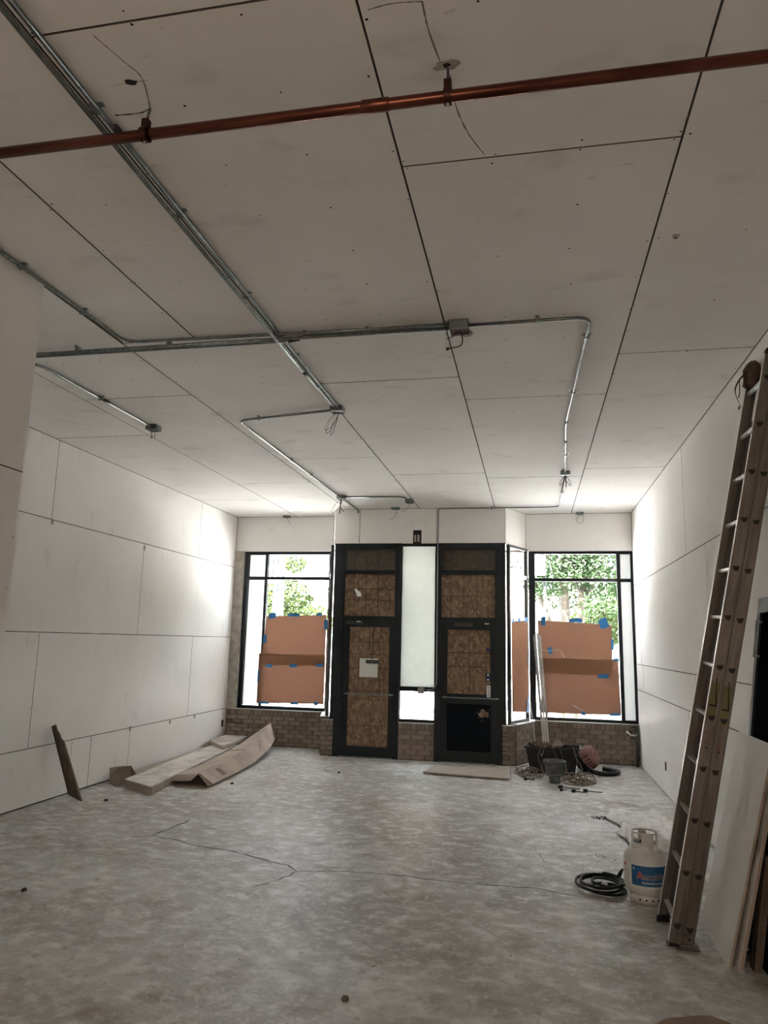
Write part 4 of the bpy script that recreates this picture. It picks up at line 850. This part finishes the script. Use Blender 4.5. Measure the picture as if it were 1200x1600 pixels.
def lbox(name, label, cat, near_l, near_r, far_r, far_l, z0, z1, m, mside='cardboard', lid=None, dz=0):
    r = empty(name, (0, 0, 0), label, cat); P = [near_l, near_r, far_r, far_l]
    zz = [0, 0, dz, dz]
    s = MB(); s.add([(p[0], p[1], z0 + q) for p, q in zip(P, zz)] + [(p[0], p[1], z1 + q) for p, q in zip(P, zz)], [(3, 2, 1, 0), (0, 1, 5, 4), (1, 2, 6, 5), (2, 3, 7, 6), (3, 0, 4, 7)]); s.build('box_sides', M[mside], r)
    s = MB(); c = [Vector((p[0], p[1], z1 + q)) for p, q in zip(P, zz)]; cen = sum(c, Vector()) / 4; e = [q + (q - cen).normalized() * .008 for q in c]
    s.add(e + [q + Vector((0, 0, .012)) for q in e], [(3, 2, 1, 0), (4, 5, 6, 7), (0, 1, 5, 4), (1, 2, 6, 5), (2, 3, 7, 6), (3, 0, 4, 7)]); s.build('top_board', M[m], r); return r
lbox('long_board', 'long flat whitish dusty panel box lying on the floor along the left wall', 'board', (-4.80, 8.33), (-4.28, 8.02), (-4.66, 11.35), (-5.08, 11.72), .0, .085, 'board_top')
lbox('flat_box', 'shorter pale flat box stacked on the far end of the long panel box', 'box', (-5.10, 11.35), (-4.66, 10.88), (-4.74, 12.08), (-5.15, 12.08), .099, .145, 'board_top')
lbox('long_board', 'narrow beige strip board on the floor tight against the left wall', 'board', (-5.17, 8.6), (-4.98, 8.55), (-5.14, 11.3), (-5.178, 11.3), .0, .03, 'plywood', 'plywood')
r = empty('cardboard_flap', (-5.02, 8.55, 0), 'crumpled open cardboard end beside the long panel box at the left wall', 'cardboard')
s = MB(); s.add([(-.06, -.10, .04), (.12, -.22, .0), (.20, -.05, .10), (.10, .10, .19), (-.05, .06, .16), (-.10, .0, .10), (.05, .2, .06)], [(0, 1, 2, 5), (5, 2, 3, 4), (1, 2, 6)]); s.build('flap', M['cardboard_dark'], r, solid=.006)
s = MB(); s.add([(-.10, -.02, .0), (-.12, -.01, .17), (-.06, .06, .18), (-.05, .1, .0), (.10, .11, .19), (.17, .2, .03)], [(0, 1, 2, 3), (2, 4, 5, 3)]); s.build('flap', M['cardboard'], r, solid=.006)
# bent cardboard box: lofted
cb = empty('cardboard_box', (0, 0, 0), 'long bent cardboard box with open end, far end propped on the brick', 'cardboard box')
st = [  # y, left x, right x, base z, left top z, ridge x, ridge z
    (8.72, -4.36, -3.82, .0, .10, -4.02, .14), (9.6, -4.38, -3.86, .0, .11, -4.05, .155), (10.4, -4.44, -3.92, .02, .13, -4.12, .19), (11.1, -4.46, -4.02, .05, .18, -4.2, .25), (11.6, -4.46, -4.12, .08, .25, -4.26, .33), (12.02, -4.44, -4.22, .12, .31, -4.32, .40)]
vs = []; 
for (y, xl, xr, zb, zl, rx, rz) in st: vs += [(xl + .03, y + .1 * 0, zb), (xl, y, zl), (rx, y - .03, rz), (xr, y - .06, zb + .035), (xr - .03, y - .05, zb)]
s = MB(); n = 5
for i in range(len(st) - 1):
    for k in range(n): s.add([vs[i * n + k], vs[i * n + (k + 1) % n], vs[(i + 1) * n + (k + 1) % n], vs[(i + 1) * n + k]], [(0, 1, 2, 3)])
s.build('box_tube', M['cardboard'], cb, solid=.006)
s = MB(); s.add([(-4.36, 8.71, .10), (-4.02, 8.69, .14), (-4.06, 8.56, .075), (-4.33, 8.60, .05)], [(0, 1, 2, 3)]); s.build('end_flap', M['cardboard'], cb, solid=.005)
s = MB(); s.add([(-4.02, 8.69, .14), (-3.82, 8.66, .035), (-3.83, 8.55, .03), (-3.99, 8.60, .16)], [(0, 1, 2, 3)]); s.build('end_flap', M['cardboard_dark'], cb, solid=.005)
s = MB(); s.add([(-4.33, 8.71, .004), (-3.84, 8.66, .004), (-3.86, 8.52, .006), (-4.27, 8.55, .008)], [(0, 1, 2, 3)]); s.build('end_flap', M['cardboard'], cb, solid=.005)
s = MB(); s.box(-.07, .07, -.06, .06, 0, .0012, Matrix.Translation((-3.935, 9.15, .098)) @ Matrix.Rotation(math.radians(29), 4, 'Y') @ Matrix.Rotation(.05, 4, 'Z')); s.build('printed_mark', M['cardboard_dark'], cb)
for yy, q in ((10.35, .0), (11.0, .02)):
    s = MB(); s.tube([(-4.42, yy + .15, .145 + q * 2.2), (-4.12, yy, .198 + q * 2.4), (-3.95 - q * 3, yy - .25, .062 + q)], .004, 5); s.build('crease', M['cardboard_dark'], cb)

# ------------------------------------------------------------------ plywood at right door, bins and vacuum in right corner
s = MB(); s.prism([(-1.50, 10.38), (-.33, 10.28), (-.335, 11.13), (-1.42, 10.98)], 'z', .012, .032); tag(s.build('plywood_sheet', M['plywood']), 'flat dusty plywood sheet on the floor before the right door', 'board')
s = MB(); s.prism([(-1.40, 10.5), (-1.30, 10.5), (-1.30, 10.9), (-1.40, 10.9)], 'z', .0, .012); s.prism([(-.50, 10.5), (-.40, 10.5), (-.40, 10.9), (-.50, 10.9)], 'z', .0, .012); s.build('batten', M['wood'], bpy.data.objects['plywood_sheet'])
tt_ = empty('plastic_tote', (.27, 11.12, 0), 'black plastic tote full of cable in the right window corner', 'tote'); tt_.rotation_euler = (0, 0, -.08)
s = MB(); W0, W1_, D0, D1_, h = .30, .37, .16, .20, .37
def ringv(a, b, z): return [(-a, -b, z), (a, -b, z), (a, b, z), (-a, b, z)]
s.add(ringv(W0, D0, 0) + ringv(W1_, D1_, h) + ringv(W1_ + .02, D1_ + .02, h) + ringv(W1_ + .02, D1_ + .02, h - .02) + ringv(W1_ - .012, D1_ - .012, h) + ringv(W0 - .01, D0 - .01, .012),
      [(0, 1, 2, 3)] + [(k, (k + 1) % 4, 4 + (k + 1) % 4, 4 + k) for k in range(4)] + [(4 + k, 4 + (k + 1) % 4, 8 + (k + 1) % 4, 8 + k) for k in range(4)] + [(8 + k, 8 + (k + 1) % 4, 12 + (k + 1) % 4, 12 + k) for k in range(4)]
      + [(16 + k, 16 + (k + 1) % 4, 20 + (k + 1) % 4, 20 + k) for k in range(4)] + [(20, 21, 22, 23)])
s.build('tub', M['plastic_black'], tt_)
s = MB(); s.add([(-.02, -.1, .36), (.06, -.12, .50), (.16, -.05, .40), (.05, .1, .36)], [(0, 1, 2), (1, 3, 2)]); tag(s.build('cardboard_piece', M['cardboard'], solid=.006), 'bent cardboard scrap sticking up out of the black tote', 'cardboard'); o = bpy.data.objects['cardboard_piece.001']; o.location = (.27, 11.1, 0)
bk = empty('grey_bucket', (.27, 10.32, 0), 'dirty grey bucket upturned over a smaller pot by the tote', 'bucket')
s = MB(); s.lathe([(.058, .0), (.07, .0), (.075, .10), (.068, .10)], n=20); s.build('lower_pot', M['plastic_grey'], bk)
s = MB(); s.lathe([(0, .10), (.115, .10), (.135, .26), (.150, .262), (.150, .285), (.135, .285), (.118, .12), (0, .12)], n=28); s.build('bucket_body', M['plastic_grey'], bk)
s = MB(); s.tube(smooth_path([(-.148, 0, .27), (-.155, -.05, .18), (-.12, -.11, .13), (0, -.14, .12), (.12, -.11, .15), (.148, 0, .27)], 5), .004, 6); s.build('handle', M['steel'], bk)
# red shop vacuum lying on its side
vc = empty('shop_vacuum', (.74, 11.40, .17), 'dusty red vacuum head tipped over beside the black tote', 'vacuum')
TV = Matrix.Rotation(math.radians(55), 4, 'Y') @ Matrix.Rotation(.3, 4, 'X')
s = MB(); s.lathe([(0, -.13), (.12, -.13), (.15, -.10), (.165, -.02), (.165, .02)], n=24, T=TV); s.build('lower_shell', M['plastic_black'], vc)
s = MB(); s.lathe([(.168, .0), (.17, .03), (.16, .10), (.13, .16), (.10, .175), (.0, .18)], n=12, T=TV); s.build('red_lid', M['red_dusty'], vc)
for k in range(6):
    a = -1.9 + k * .32; s = MB(); s.box(-.008, .008, -.006, .006, -.035, .035, TV @ Matrix.Rotation(a, 4, 'Z') @ Matrix.Translation((.158, 0, .075)) @ Matrix.Rotation(-.25, 4, 'Y')); s.build('vent_slot', M['copper_dark'], vc)
s = MB(); s.box(-.02, .02, -.07, .07, .18, .20, TV); s.build('grip', M['red_dusty'], vc)
hz = MB().tube(smooth_path([(.78, 11.25, .05), (.86, 11.10, .035), (.98, 11.05, .033), (1.12, 11.12, .033), (1.18, 11.28, .033), (1.10, 11.42, .033), (.98, 11.46, .04)], 8), .032, 12).build('vacuum_hose', M['rubber']); tag(hz, 'thick black ribbed vacuum hose curled on the floor by the brick', 'hose')
# leaning bundle of studs
for k, (xb, yb_, xt, yt, zt, lab) in enumerate(((.17, 11.38, .045, 11.98, 1.95, 'white metal strip at the left of the leaning bundle'), (.20, 11.36, .085, 11.99, 1.97, 'white metal strip in the middle of the leaning bundle'), (.235, 11.38, .125, 11.99, 1.94, 'white metal strip at the right of the leaning bundle'), (.165, 11.45, .02, 12.02, 1.93, 'thin grey metal strip behind the leaning bundle'), (.06, 11.62, -.04, 11.98, .92, 'short thin strip left of the leaning bundle foot'))):
    a = Vector((xb, yb_, 0)); b = Vector((xt, yt, zt)); d = (b - a).normalized(); u = Vector((1, 0, 0)); u = (u - d * d.x).normalized(); w = d.cross(u); t = .014 if k < 3 else .008; t2 = .012
    s = MB(); q = [a + u * t + w * t2, a - u * t + w * t2, a - u * t - w * t2, a + u * t - w * t2]; c2 = [b + u * t + w * t2, b - u * t + w * t2, b - u * t - w * t2, b + u * t - w * t2]
    q = [Vector((p.x, p.y, max(p.z, 0))) for p in q]; s.add(q + c2, [(0, 1, 2, 3), (7, 6, 5, 4)] + [(i, (i + 1) % 4, 4 + (i + 1) % 4, 4 + i) for i in range(4)]); tag(s.build('metal_strip', M['silver'] if k != 3 else M['steel']), lab, 'metal strip', 'metal strips leaning in the right corner')
# wires
rw = random.Random(11)
def tangle(label, cx, cy, rx, ry, h, loops, m, rad=.005, cat='cable'):
    s = MB()
    for l in range(loops):
        ox, oy = rw.uniform(-.3, .3) * rx, rw.uniform(-.3, .3) * ry; ra, rb = rx * rw.uniform(.4, .9), ry * rw.uniform(.4, .9); ph = rw.uniform(0, 6); t = rw.uniform(-.6, .6); P = []
        for k in range(9):
            a = ph + k * .8; q = rw.uniform(.75, 1.15); x, y = ra * q * math.cos(a), rb * q * math.sin(a)
            P.append((cx + ox + x * math.cos(t) - y * math.sin(t), cy + oy + x * math.sin(t) + y * math.cos(t), rad + h * rw.random() ** 2))
        s.tube(smooth_path(P, 4), rad, 5)
    return tag(s.build('cable_tangle', m), label, cat)
tangle('tangled pile of brown cable on the floor before the black tote', .58, 10.42, .27, .36, .09, 13, M['tan_wire'])
tangle('loose brown cable loops left of the grey bucket', -.08, 10.75, .22, .28, .12, 6, M['tan_wire'], .006)
tangle('orange cable heap piled on top of the black tote', .16, 11.1, .22, .12, .06, 6, M['orange_wire'], .007).location = (0, 0, .355)
s = MB()
for (a, b, c) in (((.10, 10.88, .37), (.06, 10.80, .25), (.10, 10.62, .02)), ((.25, 10.9, .48), (.32, 10.78, .25), (.38, 10.6, .01)), ((.28, 10.9, .50), (.40, 10.75, .24), (.48, 10.6, .01)), ((.30, 10.95, .50), (.55, 10.85, .38), (.60, 10.6, .02)), ((.2, 10.9, .45), (.12, 10.72, .30), (.10, 10.5, .30)), ((.55, 10.9, .36), (.62, 10.8, .2), (.72, 10.7, .01)), ((.6, 10.9, .30), (.78, 10.85, .12), (.90, 10.9, .01))):
    m_ = [(x + rw.uniform(-.02, .02)) for x in a]; s.tube(smooth_path([a, tuple((p + q) / 2 + rw.uniform(-.02, .03) for p, q in zip(a, b)), b, tuple((p + q) / 2 + rw.uniform(-.02, .03) for p, q in zip(b, c)), c], 5), .0045, 5)
tag(s.build('hanging_cables', M['tan_wire']), 'pale cables spilling over the front of the black tote', 'cable')
for (x, y, ex, ey, lab) in ((.33, 9.75, .02, .10, 'black plug nearest the viewer on the floor by the bucket'), (.46, 9.72, .08, .04, 'black plug right of the nearest one by the bucket'), (.30, 9.95, .12, .0, 'black cable end just behind the nearest plug'), (-.12, 10.35, .05, .06, 'black cable plug left of the grey bucket'), (.60, 9.80, .10, .02, 'black cable end before the brown cable pile')):
    s = MB(); s.tube([(x, y, .02), (x + ex * .5, y + ey * .5, .02)], .019, 8); s.tube(smooth_path([(x + ex * .5, y + ey * .5, .018), (x + ex, y + ey, .012), (x + ex * 1.6, y + ey * .8, .008), (x + ex * 2.0 + .03, y + ey * 1.5, .007)], 4), .006, 6); tag(s.build('cable_plug', M['rubber']), lab, 'plug')
# little white ties in front of the papers
s = MB(); s.tube(smooth_path([(.13, YW + .0, 1.72), (.30, YW - .02, 1.70), (.42, YW - .02, 1.72), (.50, YW, 1.60)], 4), .004, 5); tag(s.build('wire', M['white_label']), 'thin white wire crossing the brown paper of the right window', 'wire')
s = MB(); s.tube(smooth_path([(.62, YW - .01, .87), (.70, YW - .02, .82), (.80, YW - .0, .77)], 4), .004, 5); tag(s.build('wire', M['white_label']), 'short white wire low on the right window paper', 'wire')

# ------------------------------------------------------------------ outside: street, trees, pole, sign
s = MB(); s.box(-60, 60, YW + .25, 90, -.25, -.05); tag(s.build('street', M['concrete_out']), 'sunlit pale pavement and street outside the windows', kind='structure')
def tree(label, trunks, blobs, n, leaf, m, seed, group=None):
    rnd = random.Random(seed); r = empty('street_tree', (trunks[0][0][0], trunks[0][0][1], -.05), label, 'tree'); ox, oy = trunks[0][0][0], trunks[0][0][1]
    sub = lambda p: (p[0] - ox, p[1] - oy, p[2] + .05)
    for pts, r0, r1 in [(t, t[-1], t[-2]) for t in []]: pass
    for pts in trunks:
        rad = pts[-1]; P = smooth_path([sub(p) for p in pts[:-1]], 4); k = len(P); MB().tube(P, [rad * (1 - .6 * i / (k - 1)) for i in range(k)], 10).build('trunk' if rad > .09 else 'branch', M['bark'], r)
    s = MB(); tot = sum(b[3] * b[4] * b[5] for b in blobs)
    for (bx_, by, bz, rx, ry, rz) in blobs:
        for k in range(int(n * rx * ry * rz / tot)):
            while True:
                q = Vector((rnd.uniform(-1, 1), rnd.uniform(-1, 1), rnd.uniform(-1, 1)))
                if .25 < q.length < 1: break
            c = Vector(sub((bx_ + q.x * rx, by + q.y * ry, bz + q.z * rz))); a = Vector((rnd.gauss(0, 1), rnd.gauss(0, 1), rnd.gauss(0, .6))).normalized(); b = a.orthogonal().normalized(); w = leaf * rnd.uniform(.6, 1.3)
            s.add([c - a * w, c + b * w * .45, c + a * w, c - b * w * .45], [(0, 1, 2, 3)])
    o = s.build('foliage', m, r); o['kind'] = 'stuff'; return r
tree('leafy street tree with several trunks, seen through the right display window', [[(.95, 19.5, -.05), (.88, 19.5, 1.6), (.84, 19.5, 3.4), (.9, 19.5, 5.2), .17], [(1.30, 19.3, -.05), (1.22, 19.3, 1.8), (1.25, 19.3, 3.0), (1.6, 19.3, 4.4), .15], [(.75, 19.8, -.05), (.55, 19.8, 1.8), (.35, 19.8, 2.7), (.02, 19.8, 3.6), .11],
      [(1.25, 19.3, 2.9), (1.55, 19.2, 3.4), (2.1, 19.0, 4.6), .07], [(.84, 19.5, 3.2), (.5, 19.3, 3.9), (.2, 19.2, 4.6), .06], [(1.3, 19.3, 3.0), (1.0, 19.1, 3.6), (.8, 19, 4.4), .05]],
     [(.6, 19.2, 4.1, 1.2, 1.1, 1.1), (1.9, 19.2, 4.0, 1.0, 1.1, 1.05), (1.2, 19.5, 5.2, 1.8, 1.4, 1.0), (2.2, 18.9, 2.9, .55, .7, .5), (1.45, 18.8, 2.8, .35, .4, .35), (.15, 19.2, 3.3, .4, .6, .45), (1.0, 19.9, 3.1, .9, .5, .5), (-.9, 19.5, 5.0, 1.2, 1.3, 1.2), (3.4, 19.3, 4.6, 1.1, 1.3, 1.4)], 19000, .07, M['leaf'], 3)
tree('yellow green low tree behind the right window one', [[(2.0, 23, -.05), (2.0, 23, 1.6), (2.1, 23, 3.0), .12], [(2.1, 23, 1.6), (2.5, 23, 2.6), .05]], [(2.1, 23, 2.5, 1.1, .8, .75), (3.0, 23.5, 3.2, .8, .8, .9)], 3200, .085, M['leaf_pale'], 5)
tree('small pale green tree across the street seen through the left window', [[(-8.4, 24, -.05), (-8.35, 24, 2.0), (-8.3, 24, 3.4), .12], [(-8.35, 24, 2.0), (-7.6, 24, 3.3), .05]], [(-8.3, 24, 3.0, .95, .9, .85), (-7.3, 23.8, 2.4, .8, .7, .55), (-8.1, 24, 4.4, .45, .5, .35)], 2600, .10, M['leaf_pale'], 8)
tree('street tree standing outside behind the two boarded doors', [[(-2.9, 19.6, -.05), (-2.9, 19.6, 2.0), (-2.8, 19.6, 4.0), .16]], [(-2.9, 19.6, 4.6, 1.5, 1.5, 1.6)], 5000, .10, M['leaf'], 13)  # unseen tree added to lower the daylight on the side walls
ph = empty('utility_pole', (-6.80, 19.0, -.05), 'mottled grey utility pole outside the left display window', 'pole'); MB().tube([(0, 0, 0), (0, 0, 8.5)], [.16, .14], 16).build('pole', M['pole'], ph); MB().box(-.01, .01, -.175, -.15, 0, 8).build('cable_guard', M['steel'], ph)
lp = empty('lamp_post', (2.30, 20.5, -.05), 'thin dark post with a small street fence outside the right window edge', 'post'); MB().tube([(0, 0, 0), (0, 0, 3.4)], .025, 8).build('post', M['box_steel'], lp)
fn = empty('street_fence', (2.2, 26, -.05), 'low grey railing beyond the right display window', 'fence')
for k in range(16): MB().box(k * .1, k * .1 + .02, 0, .02, 0, 1.55).build('picket', M['steel'], fn)
MB().box(-.05, 1.6, -.01, .03, 1.50, 1.56).build('top_rail', M['steel'], fn); MB().box(-.05, 1.6, -.01, .03, .15, .21).build('bottom_rail', M['steel'], fn)
# row of shops across the street
M['far_brick'] = mat('weathered far facade', (0.13, 0.115, 0.10), 0.9, noise=(1.5, (0.10, 0.09, 0.08), 0.4, 0.6))
M['far_glass'] = mat('far shop window', (0.05, 0.06, 0.065), 0.2)
for k, (x0, x1, hh, lab) in enumerate(((-34, -12, 8.5, 'long two storey brick shop row across the street, left of the left window view'), (-12, 6, 7.5, 'brick shop building straight across the street, washed out by daylight'), (6, 34, 8.2, 'long brick shop building across the street toward the right'))):
    b = empty('shop_building', ((x0 + x1) / 2, 36, -.05), lab, 'building'); w = (x1 - x0) / 2
    MB().box(-w, w, 0, 6, 0, hh).build('facade', M['far_brick'], b); MB().box(-w, w, -.25, 0, hh - .5, hh).build('cornice', M['far_brick'], b)
    n = int(2 * w / 3.6)
    for i in range(n):
        xc = -w + (i + .5) * 2 * w / n
        fr_ = MB().box(xc - 1.4, xc + 1.4, -.06, .0, .5, 3.0).build('shop_window', M['black'], b); MB().box(xc - 1.3, xc + 1.3, -.08, -.06, .6, 2.9).build('pane', M['far_glass'], fr_)
        fr_ = MB().box(xc - .6, xc + .6, -.06, .0, 4.4, 6.2).build('upper_window', M['black'], b); MB().box(xc - .52, xc + .52, -.08, -.06, 4.48, 6.12).build('pane', M['far_glass'], fr_)
# shop sign outside splayed window
sg = empty('shop_sign', (-.75, 16.0, 3.40), 'pale teal hanging shop sign outside, lettering reversed from inside', 'sign')
MB().box(-.6, 1.05, .0, .03, -.06, .42).build('sign_board', M['sign_teal'], sg)
MB().box(-.6, 1.05, -.15, .0, -.14, -.06).build('sign_rail', M['sign_teal'], sg)
me = text_mesh('Thom', .36, .006); me.materials.clear(); me.materials.append(M['sign_white']); o = bpy.data.objects.new('lettering', me); COL.objects.link(o); o.parent = sg; o.scale = (-1, 1, 1); o.rotation_euler = (PI / 2, 0, 0); o.location = (.78, -.012, .04)
for x in (-.58, 1.03): MB().tube([(x, .05, -3.45), (x, .05, .42)], .03, 10).build('sign_post', M['sign_teal'], sg)

# portals: real window openings guide the sky sampling
portal((XL + .17 - 3.41) / 2, YW + .02, 1.96, 1.7, 2.75); portal(.78, YW + .02, 1.96, 1.66, 2.75); portal(-1.775, YC + .0, 1.96, .56, 2.8)
